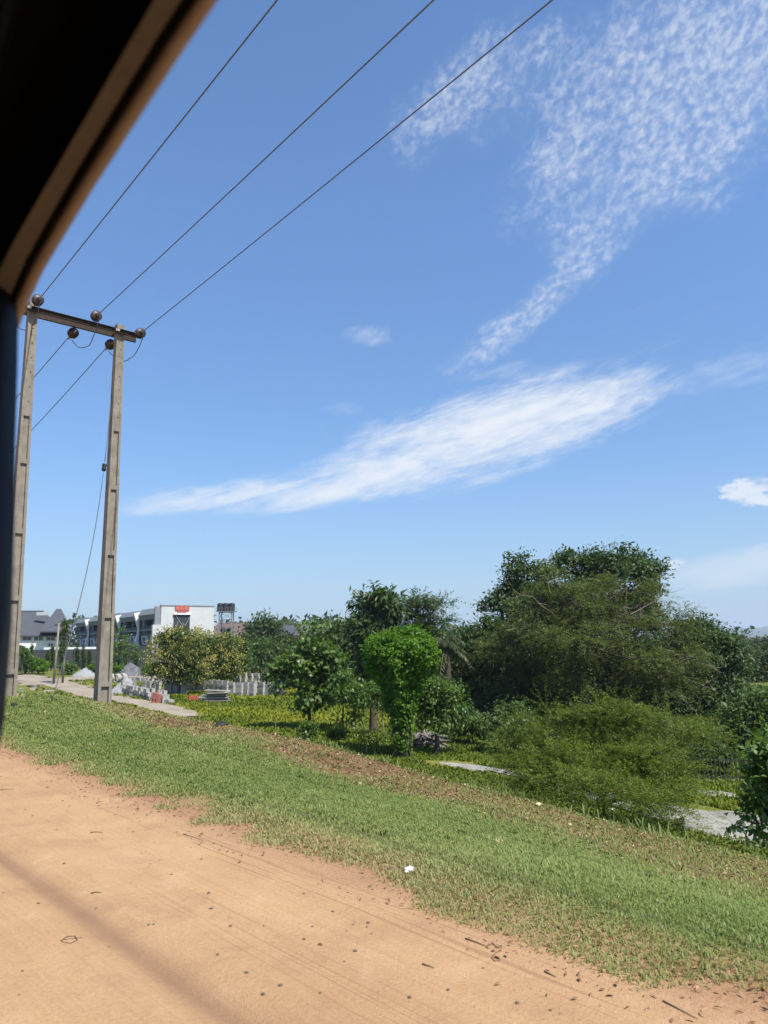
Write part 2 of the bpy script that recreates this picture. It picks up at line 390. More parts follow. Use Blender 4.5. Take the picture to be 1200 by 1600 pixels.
# packed, darker soil where wheels run; crumbly red-brown margin next to the turf
bun = t.noise(t.comb(Wn*1.6, Sn*.10, 7.), 1., 3., .5).sm(.48, .60)
dirt = t.mix(st2.sm(.50, .62)*bun*.6, dirt, (.24, .135, .072))
mot = t.noise(WS, 1.7, 6., .7, .4); dirt = t.mix(mot.sm(.50, .64)*.30, dirt, (.27, .155, .085)); dirt = t.mix(mot.sm(.46, .34)*.35, dirt, (.52, .335, .195))
grn = t.vor(WS, 60.); dirt = t.mix(grn.sm(.16, .06)*n2.sm(.40, .60)*.35, dirt, (.62, .46, .32))
trk = ((Wn-1.72-(Sn*.35).sin()*.06)*(1/.085)); trk = (trk*trk*-1.).exp()
dirt = t.mix(trk*(n2*.4+.45), dirt, (.20, .115, .072))
marg = (Wn+(n1-.5)*.6+(n2-.5)*.6).sm(3.0, 3.6)
dirt = t.mix(marg*.75, dirt, t.ramp(n3*.6+n2*.4, [(.35, (.17, .085, .045)), (.65, (.38, .215, .125))]))
speck = t.vor(WS, 26.); dirt = t.mix(speck.sm(.13, .05)*n2.sm(.52, .62)*.6, dirt, (.16, .10, .07))
sod = t.ramp(n3*.5+n2*.5, [(.35, (.11, .11, .038)), (.6, (.185, .195, .064))])
turf = (Wn+(n1-.5)*.4+(n2-.5)*.55).sm(3.5, 4.0)
c1 = t.mix(turf, dirt, sod)
lit = ((Wn+(n1-.5)*.6+(n2-.5)*.8).sm(6.0, 6.5))*(1-(Wn+(n1-.5)*1.2).sm(7.2, 7.7))*(1-(Sn+(n1-.5)*5).sm(15.5, 17.5))
c1 = t.mix(lit*(.45+n2*.6).min(1.)*(Sn.sm(2.5, 7.5)*.3+.7), c1, t.ramp(n3*.7+n4*.3, [(.35, (.10, .048, .026)), (.62, (.27, .14, .08))]))
meadow = t.ramp(n1*.4+n2*.35+n3*.25, [(.36, (.075, .090, .018)), (.5, (.13, .142, .026)), (.62, (.20, .19, .05))])
c1 = t.mix((Wn+(n1-.5)*1.).sm(7.3, 8.2), c1, meadow)
farn = t.noise(t.comb(gx, gy, 0.), .03, 6., .6)
fard = (gx*gx+gy*gy)._m('SQRT')
c1 = t.mix(fard.sm(60, 200), c1, t.ramp(farn, [(.38, (.045, .065, .020)), (.55, (.08, .10, .03)), (.7, (.20, .17, .09))]))
t.link(c1, b.inputs['Base Color']); b.inputs['Roughness'].default_value = .95; b.inputs['Specular IOR Level'].default_value = .1
rel = n3*.7+n4*.3+(st*.45+st2*.45)*(1-turf)+n2*.6
t.link(t.bump(rel, .6, .024), b.inputs['Normal'])

def grid_axis(dense0, dense1, step, lo, hi, g=1.09):
    a = list(np.arange(dense0, dense1, step)); st_ = step
    while a[-1] < hi: st_ *= g; a.append(a[-1]+st_)
    st_ = step
    while a[0] > lo: st_ *= g; a.insert(0, a[0]-st_)
    return np.array(a)
wa = grid_axis(-.4, 9., .06, -4500, 5200, 1.085); sa = grid_axis(-2., 24., .12, -4500, 5200, 1.085)
Wg, Sg = np.meshgrid(wa, sa, indexing='ij'); Hg = hgt(Wg, Sg)
Vg = np.stack([n[0]*Wg+u[0]*Sg, n[1]*Wg+u[1]*Sg, Hg], -1).reshape(-1, 3)
nw, ns_ = len(wa), len(sa); I = np.arange(nw*ns_).reshape(nw, ns_)
Fg = np.stack([I[:-1, :-1], I[1:, :-1], I[1:, 1:], I[:-1, 1:]], -1)
ki = int(np.searchsorted(wa, 3.5)); k0 = int(np.searchsorted(wa, -7.)); j0 = int(np.searchsorted(sa, -200.)); j1 = int(np.searchsorted(sa, 400.))
kv = int(np.searchsorted(wa, 7.4))
mask = np.zeros((nw-1, ns_-1), int); mask[k0:ki, j0:j1] = 1; mask[ki:kv, j0:j1] = 2
for nm, id_ in (('ground', 0), ('dirt_road', 1), ('grass_verge', 2)):
    f = Fg[mask == id_]; us, inv = np.unique(f.ravel(), return_inverse=True)
    o = npmesh(nm, Vg[us], inv.reshape(-1, 4), m_ground, smooth=True); tag(o, kind='structure')

# a sandy side road and pale paths: strips laid on the terrain
m_side, t, b = newmat('sandy_track')
geo = t.new('ShaderNodeNewGeometry').outputs['Position']
a1 = t.noise(geo, .8, 6., .65); a2 = t.noise(geo, 14., 4., .6)
t.link(t.ramp(a1*.6+a2*.4, [(.33, (.17, .135, .09)), (.5, (.265, .215, .155)), (.66, (.35, .30, .23))]), b.inputs['Base Color'])
b.inputs['Roughness'].default_value = .95; t.link(t.bump(a2, .4, .02), b.inputs['Normal'])
m_pale, t, b = newmat('pale_concrete_path')
geo = t.new('ShaderNodeNewGeometry').outputs['Position']
a1 = t.noise(geo, 1.1, 6., .65); a2 = t.noise(geo, 18., 4., .6)
a3 = t.noise(geo, 2.6, 6., .7)
t.link(t.mix(a3.sm(.50, .60)*.8, t.ramp(a1*.45+a2*.55, [(.36, (.14, .125, .10)), (.5, (.24, .225, .19)), (.62, (.34, .32, .28))]), (.085, .10, .03)), b.inputs['Base Color'])
b.inputs['Roughness'].default_value = .9; t.link(t.bump(a2, .3, .01), b.inputs['Normal'])
def strip(name, pts, widths, mat, lift=.03, k=9, wob=.25):
    pts = np.array(pts, float)[:, :2]; d = np.concatenate([[0], np.cumsum(np.linalg.norm(np.diff(pts, axis=0), axis=1))])
    m_ = max(20, int(d[-1]/.5)); tt = np.linspace(0, d[-1], m_)
    P = np.stack([np.interp(tt, d, pts[:, 0]), np.interp(tt, d, pts[:, 1])], 1)
    for _ in range(6): P[1:-1] = (P[:-2]+2*P[1:-1]+P[2:])/4
    wd = np.interp(tt, d, widths); T = np.gradient(P, axis=0); T /= np.linalg.norm(T, axis=1)[:, None]; S = np.stack([-T[:, 1], T[:, 0]], 1)
    V = []
    for i in range(m_):
        for j in range(k):
            q = (j/(k-1)-.5)*2; e = 1+wob*(float(vnoise(tt[i]*.9, q*9, 31+(q > 0)))-.5)*2
            x, y = P[i]+S[i]*q*wd[i]/2*e; V.append((x, y, gz(x, y)+lift-(.05 if abs(q) > .99 else 0)))
    F = [(i*k+j, i*k+j+1, (i+1)*k+j+1, (i+1)*k+j) for i in range(m_-1) for j in range(k-1)]
    return tag(npmesh(name, V, F, mat, smooth=True), kind='structure')
strip('side_road', [onG(20, 1056), onG(70, 1063), onG(120, 1078), onF(160, 1090), onF(190, 1095), onF(230, 1101), onF(275, 1112), onF(300, 1120)], [4.5, 5, 4.6, 4.6, 4.0, 3.2, 1.9, .7], m_side, .035, wob=.55)
strip('yard_road', [onG(95, 1064), onG(150, 1060), onG(205, 1060), onG(250, 1056)], [7, 7, 5, 4], m_side, .045)
strip('far_track', [at(385, 72), at(410, 74), at(436, 75)], [1.2, 1.6, 1.2], m_side, .05)
GPTS = [onF(690, 1192), onF(715, 1195), onF(780, 1205), onF(900, 1234), onF(1030, 1268), onF(1120, 1284), onF(1195, 1296), onF(1290, 1312)]
strip('garden_path', GPTS, [.25, .7, .9, 1.1, 2.0, 3.0, 3.2, 3.2], m_pale, .03, wob=.7)
strip('cross_path', [onF(1070, 1237), onF(1110, 1240), onF(1150, 1243)], [.5, .7, .5], m_pale, .03, wob=.4)

# ------------------------------------------------------------------ turf, weeds, litter
m_grass = leafmat('grass_blades', [(0., (.085, .110, .028)), (.4, (.152, .205, .048)), (.75, (.22, .27, .075)), (.95, (.32, .30, .13)), (1., (.44, .38, .20))], .55, .25, .30, (1.1, 1.15, .6))
m_mead = leafmat('meadow_leaves', [(0., (.05, .08, .008)), (.5, (.125, .165, .012)), (1., (.24, .245, .02))], .55, .2, .3, (1.1, 1.15, .5))
def blades(name, w, s, H, wid, lean, mat, v, rng, sink=.0):
    m_ = len(w); z = hgt(w, s)-sink; B = np.stack([n[0]*w+u[0]*s, n[1]*w+u[1]*s, z], 1)
    a = rng.uniform(0, 2*PI, m_); dr = np.stack([np.cos(a), np.sin(a), 0*a], 1); sd = np.stack([-np.sin(a), np.cos(a), 0*a], 1)
    ln = (lean*rng.uniform(.2, 1.4, m_))[:, None]; H = H[:, None]; wd = wid[:, None]/2; Z = np.array([0, 0, 1.])
    mid = B + Z*H*.6 + dr*H*.35*ln; tip = B + Z*H*(1-.25*ln) + dr*H*ln
    V = np.stack([B-sd*wd, B+sd*wd, mid+sd*wd*.75, mid-sd*wd*.75, tip], 1).reshape(-1, 3)
    k = np.arange(m_)*5; Q = np.stack([k, k+1, k+2, k+3], 1); T = np.stack([k+3, k+2, k+4], 1)
    return npmesh(name, V, None, mat, v=np.repeat(v, 5), ragged=[Q, T])
def turf_cover(w, s):
    """how thickly the verge is grown over (0..1), like the soil's pattern"""
    a = vnoise(w*.55, s*.55, 41)-.5; b_ = vnoise(w*2.4, s*2.4, 42)-.5
    c = ss(3.3, 3.62, w+a*.4+b_*.55)
    strip_ = ss(6.0, 6.6, w+a*.6+b_*.7)*(1-ss(7.1, 7.7, w+a))*(1-ss(15, 18, s+a*4))
    bald = ss(.68, .80, vnoise(w*1.3+7, s*.6, 43))
    return c*(1-(.56+.20*ss(2.5, 7.5, s))*strip_)*(1-.65*bald)
rng = np.random.default_rng(5)
w = []; s = []
for s0, s1, dens in ((-3, 4, 7600), (4, 8, 6000), (8, 13, 3400), (13, 20, 1500), (20, 45, 330)):
    k = int((s1-s0)*4.6*dens); w.append(rng.uniform(3.05, 7.65, k)); s.append(rng.uniform(s0, s1, k))
w = np.concatenate(w); s = np.concatenate(s)
keep = rng.random(len(w)) < turf_cover(w, s); w = w[keep]; s = s[keep]
dist = np.hypot(w, s); tall = vnoise(w*1.1, s*1.1, 44); tall2 = vnoise(w*3.1, s*3.1, 46)
H = (.010+.012*tall+.010*tall2)*rng.uniform(.6, 1.5, len(w))*(1+.02*dist)*(1+.5*(rng.random(len(w)) < .05))
patch = vnoise(w*.8+3, s*.5, 45)
v = np.clip(.22+.30*patch+rng.random(len(w))*.42 + .38*(1-ss(3.4, 4.3, w)) + .2*ss(5.8, 6.6, w)*(1-ss(7.1, 7.6, w)), 0, 1)
v = np.where(rng.random(len(w)) < .04, rng.uniform(.93, 1, len(w)), np.minimum(v, .92))
tag(blades('verge_grass', w, s, H, (.0028+.0007*dist)*rng.uniform(.7, 1.3, len(w)), np.full(len(w), 1.25), m_grass, v, rng), 'short green grass covering the sloping verge beside the dirt road', 'grass', kind='stuff')
ct = 190; cw = rng.uniform(3.7, 6.9, ct); cs_ = rng.uniform(-2.5, 19, ct); kk_ = 16; w = np.repeat(cw, kk_)+rng.normal(size=ct*kk_)*.035; s = np.repeat(cs_, kk_)+rng.normal(size=ct*kk_)*.035
hh = np.repeat(rng.uniform(.025, .065, ct), kk_)*rng.uniform(.6, 1.3, ct*kk_); vv_ = np.clip(np.repeat(rng.choice([.05, .15, .3, .7, .97], ct), kk_)+rng.uniform(-.08, .08, ct*kk_), 0, 1)
tag(blades('verge_tufts', w, s, hh, (.005+.0008*np.hypot(w, s))*rng.uniform(.8, 1.7, len(w)), np.full(len(w), .9), m_grass, vv_, rng), 'scattered taller tufts and dry stalks in the mown verge', 'grass tufts', kind='stuff')
# weeds on the bank edge
k = 22000; w = rng.uniform(7.2, 8.9, k); s = rng.uniform(-3, 30, k)
keep = rng.random(k) < ss(.5, .8, vnoise(w*1.2, s*.9, 51))*.9+.06; w = w[keep]; s = s[keep]
H = (.03+.08*vnoise(w*1.7, s*1.7, 52))*(1+.8*(1-ss(5, 8, s)))*rng.uniform(.5, 1.5, len(w)); 
tag(blades('bank_weeds', w, s, H, .014*rng.uniform(.6, 1.6, len(w))+.0006*s.clip(0), np.full(len(w), .7), m_grass, np.clip(rng.random(len(w))*.75+.1, 0, .9), rng), 'taller weeds along the edge of the bank', 'weeds', kind='stuff')
# low weeds of the field below the bank, and yellow-green ground cover
k = 260000; th = rng.uniform(R_(-24), R_(36), k); rr = 13*(75/13.)**(rng.random(k)**.85); x = rr*np.sin(th); y = rr*np.cos(th)
w = x*n[0]+y*n[1]; s = x*u[0]+y*u[1]; keep = (w > 9.0); w, s, rr = w[keep], s[keep], rr[keep]
x = n[0]*w+u[0]*s; y = n[1]*w+u[1]*s
clear = (vnoise(x*.35, y*.35, 61) > .10)
pth = np.abs((w-16.6-.06*(s-5)))  # keep the garden path open
gp = np.array(GPTS)[:, :2]
sp = np.array([onG(20, 1056), onG(70, 1063), onG(120, 1078), onF(160, 1090), onF(190, 1095), onF(230, 1101), onF(275, 1112), onF(300, 1120)])[:, :2]
def seg_dist(x, y, P):
    d = np.full(len(x), 1e9)
    for a_, b_ in zip(P[:-1], P[1:]):
        ab = b_-a_; tt = np.clip(((x-a_[0])*ab[0]+(y-a_[1])*ab[1])/(ab@ab), 0, 1)
        d = np.minimum(d, np.hypot(x-a_[0]-tt*ab[0], y-a_[1]-tt*ab[1]))
    return d
ok = clear & (seg_dist(x, y, gp) > .2+.6*vnoise(x*1.3, y*1.3, 62)+.75*ss(4, 6.5, x)*(y < 22)) & (seg_dist(x, y, sp) > .15+.018*y) & (y < 76)
w, s, rr = w[ok], s[ok], rr[ok]; x, y = x[ok], y[ok]
H = (.04+.09*vnoise(x*.8, y*.8, 63))*rng.uniform(.5, 1.4, len(w))*(1+.012*rr)*(.35+.65*ss(14, 18, w))
v = np.clip(.15+.6*vnoise(x*.25, y*.25, 64)+rng.random(len(w))*.35 - .3*ss(-2, 4, x), 0, 1)
tag(blades('field_grass', w, s, H, (.010+.0016*rr)*rng.uniform(.6, 1.5, len(w)), np.full(len(w), 1.0), m_mead, v, rng), 'yellow green ground cover over the low field', 'ground cover', kind='stuff')
# tall dry-tipped grass stems on the bank and by the small trees
m_straw = leafmat('straw_stems', [(0, (.12, .13, .05)), (1, (.32, .28, .15))], .6, .2, .2)
k = 260; s = rng.uniform(-2, 16, k); w = 7.5+rng.random(k)*1.6; keep = vnoise(w*.9, s*.55, 71) > .5; w, s = w[keep], s[keep]
tag(blades('tall_grass', w, s, rng.uniform(.12, .45, len(w)), np.full(len(w), .008), np.full(len(w), .35), m_straw, rng.random(len(w)), rng), 'tall thin grass stems along the top of the bank', 'tall grass', kind='stuff')
# brown fallen leaves
m_lit = leafmat('dead_leaves', [(0, (.075, .035, .018)), (.5, (.20, .098, .052)), (.85, (.33, .19, .11)), (1., (.48, .36, .24))], .8, .15, .0)
k = 30000; w = rng.uniform(5.7, 8.0, k); s = np.concatenate([rng.uniform(-3, 8, k//2), rng.uniform(8, 19, k-k//2)])
a = vnoise(w*.55, s*.55, 41)-.5; b_ = vnoise(w*2.4, s*2.4, 42)-.5
den = ss(5.95, 6.7, w+a*.6+b_*.9)*(1-ss(7.2, 7.9, w+a))*(1-ss(15, 18, s+a*4))*(.35+.65*ss(3.5, 7.5, s))
keep = rng.random(k) < den; w, s = w[keep], s[keep]; m_ = len(w)
P = np.stack([n[0]*w+u[0]*s, n[1]*w+u[1]*s, hgt(w, s)+rng.uniform(.004, .03, m_)], 1)
Dr = unit(rng.normal(size=(m_, 3))*np.array([1, 1, .35])); Nn = unit(np.array([0, 0, 1.])+rng.normal(size=(m_, 3))*.5); Ls = rng.uniform(.015, .05, m_)
V, F = leaf_quads(P, Dr, Nn, Ls, Ls*rng.uniform(.3, .6, m_), .2)
tag(npmesh('leaf_litter', V, F, m_lit, v=np.repeat(rng.random(m_)**1.2, 4)), 'brown strip of dry fallen leaves along the top of the bank', 'leaf litter', kind='stuff')
k = 9000; w = np.concatenate([rng.normal(3.45, .25, 3600), rng.uniform(2.2, 7.2, 1200)]); s = rng.uniform(-2, 18, 4800)
keep = (vnoise(w*1.6, s*1.1, 81) > .42) & (w > 2.3); w, s = w[keep], s[keep]; m_ = len(w)
P = np.stack([n[0]*w+u[0]*s, n[1]*w+u[1]*s, hgt(w, s)+rng.uniform(.002, .012, m_)], 1)
Dr = unit(rng.normal(size=(m_, 3))*np.array([1, 1, .2])); Nn = unit(np.array([0, 0, 1.])+rng.normal(size=(m_, 3))*.4); Ls = rng.uniform(.01, .05, m_)
V, F = leaf_quads(P, Dr, Nn, Ls, Ls*rng.uniform(.12, .5, m_), .2)
tag(npmesh('dry_debris', V, F, m_lit, v=np.repeat(np.clip(.3+rng.random(m_)*.6, 0, .9), 4)), 'bits of dead leaf and straw along the turf edge', 'debris', kind='stuff')
# crumbs of soil and dead bits along the ragged turf edge and over the road
m_crumb = simple('soil_crumbs', (.29, .175, .11), .9, .3, 20, .3)
k = 5200; w = np.where(rng.random(k) < .62, rng.normal(3.35, .38, k), rng.uniform(.2, 3.4, k)); s = rng.uniform(-2.5, 17, k)**1.0
m_ = len(w); P = np.stack([n[0]*w+u[0]*s, n[1]*w+u[1]*s, hgt(w, s)], 1); Ls = .004+.012*rng.random(m_)**3
Q = np.array([[1, 0, -.3], [-.5, .8, -.3], [-.5, -.8, -.3], [0, 0, .7]]); V = (P[:, None]+Q[None]*rng.uniform(.6, 1.3, (m_, 4, 1))*Ls[:, None, None]).reshape(-1, 3)
k = np.arange(m_)*4; F = np.concatenate([np.stack([k+a_, k+b_, k+c_], 1) for a_, b_, c_ in ((0, 1, 3), (1, 2, 3), (2, 0, 3))])
tag(npmesh('road_gravel', V, F, m_crumb), 'crumbs of soil and grit scattered over the dirt road', 'grit', kind='stuff')
# ------------------------------------------------------------------ materials of the built things
m_conc = simple('pole_concrete', (.235, .205, .165), .9, .22, 5, .35, dirt=(.14, .115, .09, .6))
m_rust = simple('rusty_steel', (.055, .038, .03), .75, .35, 9, .3, metal=.2)
m_galv = simple('galvanised_steel', (.34, .33, .31), .5, .2, 20, .1, metal=.5)
m_porc = simple('brown_porcelain', (.04, .024, .02), .42, .25, 12, .05, spec=.4)
m_wire = simple('aluminium_conductor', (.13, .13, .135), .55, .2, 40, .1, metal=.3)
m_dark = simple('black_rubber', (.016, .016, .018), .6, .2, 20, .1)
m_white = simple('white_render', (.80, .79, .77), .85, .06, 1.2, .05, dirt=(.5, .48, .44, .35))
m_offw = simple('pale_grey_render', (.50, .50, .50), .85, .06, 1.0, .05, dirt=(.40, .39, .37, .4))
m_slate = simple('slate_grey_cladding', (.036, .040, .048), .6, .15, 2, .1)
m_midg = simple('mid_grey_fascia', (.20, .215, .225), .7, .1, 1.5, .05)
m_glass = simple('dark_window_glass', (.015, .018, .022), .2, .2, 3, .0, spec=.8)
m_roofg = simple('grey_metal_roof', (.068, .072, .08), .6, .15, 2.0, .1)
m_roofb = simple('brown_metal_roof', (.135, .092, .074), .65, .18, 2.0, .1)
m_block = simple('sandcrete_block', (.38, .36, .32), .95, .18, 7, .4, dirt=(.16, .15, .13, .5))
m_bark = simple('tree_bark', (.085, .065, .05), .95, .3, 8, .5)
m_barkp = simple('pale_bark', (.23, .19, .15), .95, .25, 8, .4)
m_red = simple('faded_red_paint', (.42, .085, .06), .6, .2, 6, .15)

# ------------------------------------------------------------------ the H-shaped pole frame
PRb = np.array([-6.72, 18.63, 0.]); SEP = 2.12
wR = float(PRb@n); sR = float(PRb@u); wL = wR-SEP
hR = gz(PRb[0], PRb[1]); TOP = 9.62
NB = -u                                    # the recessed faces look back along the road
pf = empty('power_pole_frame', (PRb[0], PRb[1], hR), 'weathered twin concrete power pole frame with a rusty crossarm on the grass verge', 'power pole')
org = np.array(pf.location)
def pole(w0, z0):
    mb = MB(); b0 = n*w0+u*sR; Ht = TOP-z0
    def sec(z): k = (z-z0)/Ht; return .335-.145*k, .27-.085*k       # width across the road, depth along it
    def slab(a0, a1, d0, d1, za, zb):                                 # fractions of width/depth
        pts = []
        for z in (za, zb):
            wd, dp = sec(z)
            for i, j in ((a0, d0), (a1, d0), (a1, d1), (a0, d1)):
                pts.append(b0+n*wd*i+NB*dp*(-j)+np.array([0, 0, z])-org)
        mb.hexa([pts[k] for k in (0, 1, 2, 3, 4, 5, 6, 7)])
    zz = lambda y: float(Wp(170, y, wR)[2])
    solid = zz(680); zb = z0-.3
    slab(-.5, -.28, -.5, .5, zb, TOP); slab(.28, .5, -.5, .5, zb, TOP)         # the two flanges
    slab(-.28, .28, -.27, .27, zb, solid)                                         # the thin web between them
    slab(-.28, .28, -.46, .46, solid, TOP)
    for y in (765, 865, 962, 1070):
        z = zz(y)+(z0-0 if w0 < wR-.5 else 0)*.8
        slab(-.28, .28, -.47, .47, z-.05, z+.06)
        wd, dp = sec(z)
        mb.lathe([(.011, -.004), (.011, .004)], 8, b0+np.array([0, 0, z])+NB*(dp*.472)-org, NB)
    o = mb.build('pole', m_conc, pf)
    
    for z in np.arange(solid+.35, TOP-.25, .36):                               # bolt holes in the solid head
        wd, dp = sec(z); MB().lathe([(.016, -.004), (.016, .004)], 8, b0+np.array([0, 0, z])+NB*(dp*.46)+n*wd*.1-org, NB).build('bolt_hole', m_dark, o)
    return o
zL0 = gz(*(n*wL+u*sR)[:2])
pole(wL, zL0); pole(wR, hR)
# crossarm: a steel channel on each side of the poles
ZA = 9.40
for sgn in (1, -1):
    a = n*(wL-.42)+u*sR+NB*sgn*.135+np.array([0, 0, ZA])-org; bq = n*(wR+.50)+u*sR+NB*sgn*.135+np.array([0, 0, ZA])-org
    mb = MB(); mb.bar(a, bq, .012, .115)
    for dzz in (.0515, -.0515): mb.bar(a+NB*sgn*.034+np.array([0, 0, dzz]), bq+NB*sgn*.034+np.array([0, 0, dzz]), .058, .012)
    mb.build('crossarm', m_rust, pf)
# a galvanised bolt through each pole head
for w0 in (wL, wR):
    mb = MB(); c = n*w0+u*sR+np.array([0, 0, ZA])-org; mb.tube([c-NB*.24-n*.13, c+NB*.24-n*.13], .014, 8); mb.box(c+NB*.21-n*.13, (.1, .05, .06), (n, u, np.array([0, 0, 1.]))); mb.build('bolt', m_galv, pf)
def insulator(w0, z, sgn, dw=0.):
    """a two-disc strain insulator lying along the line on one side of the arm"""
    ax = NB*sgn; c = n*w0+u*sR+np.array([0, 0, z])+ax*.19-org
    prof = [(.012, 0), (.03, .01), (.05, .03), (.126, .055), (.130, .07), (.085, .075), (.05, .08), (.045, .12), (.05, .13), (.126, .155), (.130, .17), (.085, .175), (.05, .18), (.04, .23), (.012, .25)]
    o = MB().lathe(prof, 20, c, ax).build('insulator', m_porc, pf, True)
    cl = MB(); e = c+ax*.25; cl.tube([c-ax*.09, c+ax*.02], .014, 6); cl.bar(c-ax*.0+np.array([0, 0, -.005]), e+ax*.17+np.array([0, 0, -.015]), .03, .045); cl.tube([e+ax*.1, e+ax*.2+np.array([0, 0, -.07])], .013, 6)
    cl.build('clamp', m_galv, o)
    return n*w0+u*sR+np.array([0, 0, z])+ax*.60
fr = [(wL+.02, ZA+.18), (wL+1.40, ZA+.17), (wR+.42, ZA+.02)]
bk = [(wL-.30, ZA-.05), (wL+1.07, ZA-.16), (wR-.10, ZA-.22)]
FE = [insulator(a, z, 1) for a, z in fr]; BE = [insulator(a, z, -1) for a, z in bk]
# jumper loops under the arm join the two sides
for f_, b_, dr in zip(FE, BE, (.5, .55, .55)):
    tt = np.linspace(0, 1, 12)[:, None]; P = f_+(b_-f_)*tt+np.array([0, 0, -1.])*(dr*4*tt*(1-tt))**1.0 + n*(.10*np.sin(tt*PI)) - org
    P = P+RG.normal(size=P.shape)*.012; MB().tube(P, .011, 6).build('jumper_wire', m_wire, pf, True)
# conductors
names = ['overhead wire running from the outer left insulator', 'overhead wire running from the middle insulator', 'overhead wire running from the right end of the crossarm']
def conductor(a, s_end, z_end, sag, label, w1=None):
    e = n*(float(a@n) if w1 is None else w1)+u*s_end+np.array([0, 0, z_end]); tt = np.linspace(0, 1, 40)[:, None]
    P = a+(e-a)*tt+np.array([0, 0, -1.])*(sag*4*tt*(1-tt))
    o = MB().tube(P-a, .0115, 6).build('power_line', m_wire, None, True); o.location = Vector(a)
    return tag(o, label, 'power line', 'conductors on the twin pole')
conductor(FE[0], -30., 11.1, .12, 'upper left power line sweeping up over the vehicle window frame', 3.84)
conductor(FE[1], -30., 10.2, .2, 'middle power line of the three sweeping up over the road', 5.38)
conductor(FE[2], -30., 9.95, .2, 'lowest, rightmost power line sweeping from the right end of the crossarm over the verge', 6.12)
conductor(BE[0], 68., 8.2, 1.2, 'power line leaving backwards from the left end of the crossarm')
conductor(BE[1], 68., 8.2, 1.2, 'power line leaving backwards from the middle of the crossarm')
conductor(BE[2], 68., 8.0, 1.7, 'power line passing from behind the right pole down to the left')
# the slack stay wire with its strain insulator
ga = n*(wR-.05)+u*(sR+.16)+np.array([0, 0, Wp(170, 590, wR)[2]])
gb = onG(80, 1098); 
tt = np.linspace(0, 1, 30)[:, None]
gp_ = ga+(gb-ga)*tt+np.array([0, 0, -1.])*(.28*4*tt*(1-tt)) + n*(.22*np.sin(tt*PI*1.0))
gy_ = empty('stay_wire', tuple(gb), 'slack stay wire from the right concrete pole down to the grass with an egg insulator', 'stay wire')
ki_ = 8
MB().tube(gp_[:ki_+1]-gb, .009, 6).build('upper_wire', m_wire, gy_, True)
MB().tube(gp_[ki_+1:]-gb, .010, 6).build('lower_wire', m_wire, gy_, True)
dd = unit(gp_[ki_+1]-gp_[ki_]); c = (gp_[ki_]+gp_[ki_+1])/2-gb
MB().tube([gp_[ki_]-gb, gp_[ki_+1]-gb], .008, 6).build('link', m_galv, gy_)
MB().lathe([(.02, -.10), (.05, -.085), (.055, -.03), (.04, 0), (.055, .03), (.05, .085), (.02, .10)], 12, c, dd).build('egg_insulator', m_dark, gy_, True)

# ------------------------------------------------------------------ the vehicle the photograph was taken from
m_trim = simple('tan_door_trim', (.32, .235, .18), .6, .12, 30, .15, spec=.3)
m_band = simple('brown_roof_rail', (.36, .31, .26), .8, .1, 40, .15)
m_lining = simple('dark_roof_lining', (.020, .013, .010), .95, .2, 30, .2, spec=.05)
m_pillar = simple('dark_blue_pillar_plastic', (.008, .011, .017), .5, .15, 20, .08, spec=.3)
m_body = simple('dark_brown_car_paint', (.05, .032, .022), .35, .1, 3, .02, spec=.5)
vh = empty('vehicle', (n*(-.65)+u*(-.3))[:3], 'dark vehicle interior with a tan trimmed window frame and dark blue pillar', 'vehicle')
vo = np.array(vh.location)
def VP(w, s, z): return n*w+u*s+np.array([0, 0, z])-vo
edge_ = [(-1.5, 1.60), (-1.25, 1.72), (-.9, 1.79), (-.4, 1.822), (0., 1.828), (.2, 1.827), (.312, 1.823), (.371, 1.817), (.434, 1.808), (.5, 1.798), (.558, 1.787), (.602, 1.778), (.632, 1.766), (.67, 1.745), (.72, 1.715)]
def sweep(mb, path, prof):
    """profile points are (outwards from the opening, across the vehicle)"""
    P = np.array(path, float); T = np.gradient(P, axis=0); T /= np.linalg.norm(T, axis=1)[:, None]; N = np.stack([-T[:, 1], T[:, 0]], 1)
    k = len(prof); vs = [VP(q[1], P[i, 0]+N[i, 0]*q[0], P[i, 1]+N[i, 1]*q[0]) for i in range(len(P)) for q in prof]
    fs = [(i*k+j, i*k+(j+1) % k, (i+1)*k+(j+1) % k, (i+1)*k+j) for i in range(len(P)-1) for j in range(k)]
    return mb.add(vs, fs)
LO = .0175
def lift(pr): return [(q+LO, w_) for q, w_ in pr]
fr_ = sweep(MB(), edge_, lift([(.002, .172), (.0, .167), (.001, .164), (.003, .162), (.005, .163), (.010, .168), (.03, .18)])).build('window_frame', m_trim, vh, True)
sweep(MB(), edge_, lift([(.0045, .1632), (.005, .161), (.0085, .1592), (.010, .160), (.010, .166)])).build('rubber_seal', m_dark, fr_, True)
sweep(MB(), edge_, lift([(.0085, .1605), (.009, .159), (.0125, .154), (.0155, .149), (.0175, .1455), (.03, .15), (.03, .165)])).build('roof_rail', m_band, vh, True)
mb = MB()                                                             # lining: a shallow vault over the seats
ps = [(-2.0, 1.87), (-1.25, 1.885), (-.4, 1.905), (.3, 1.90), (.6, 1.86), (.9, 1.80), (1.1, 1.74)]
cr_ = [(.146, -.052), (.143, -.03), (.135, -.004), (.09, .022), (0., .04), (-.3, .06), (-.7, .065), (-1.1, .05), (-1.42, .0)]
vs = [VP(w_, s_, z_+dz_) for s_, z_ in ps for w_, dz_ in cr_]; k = len(cr_)
mb.add(vs, [(i*k+j, i*k+j+1, (i+1)*k+j+1, (i+1)*k+j) for i in range(len(ps)-1) for j in range(k-1)])
lin = mb.build('roof_lining', m_lining, vh, True)
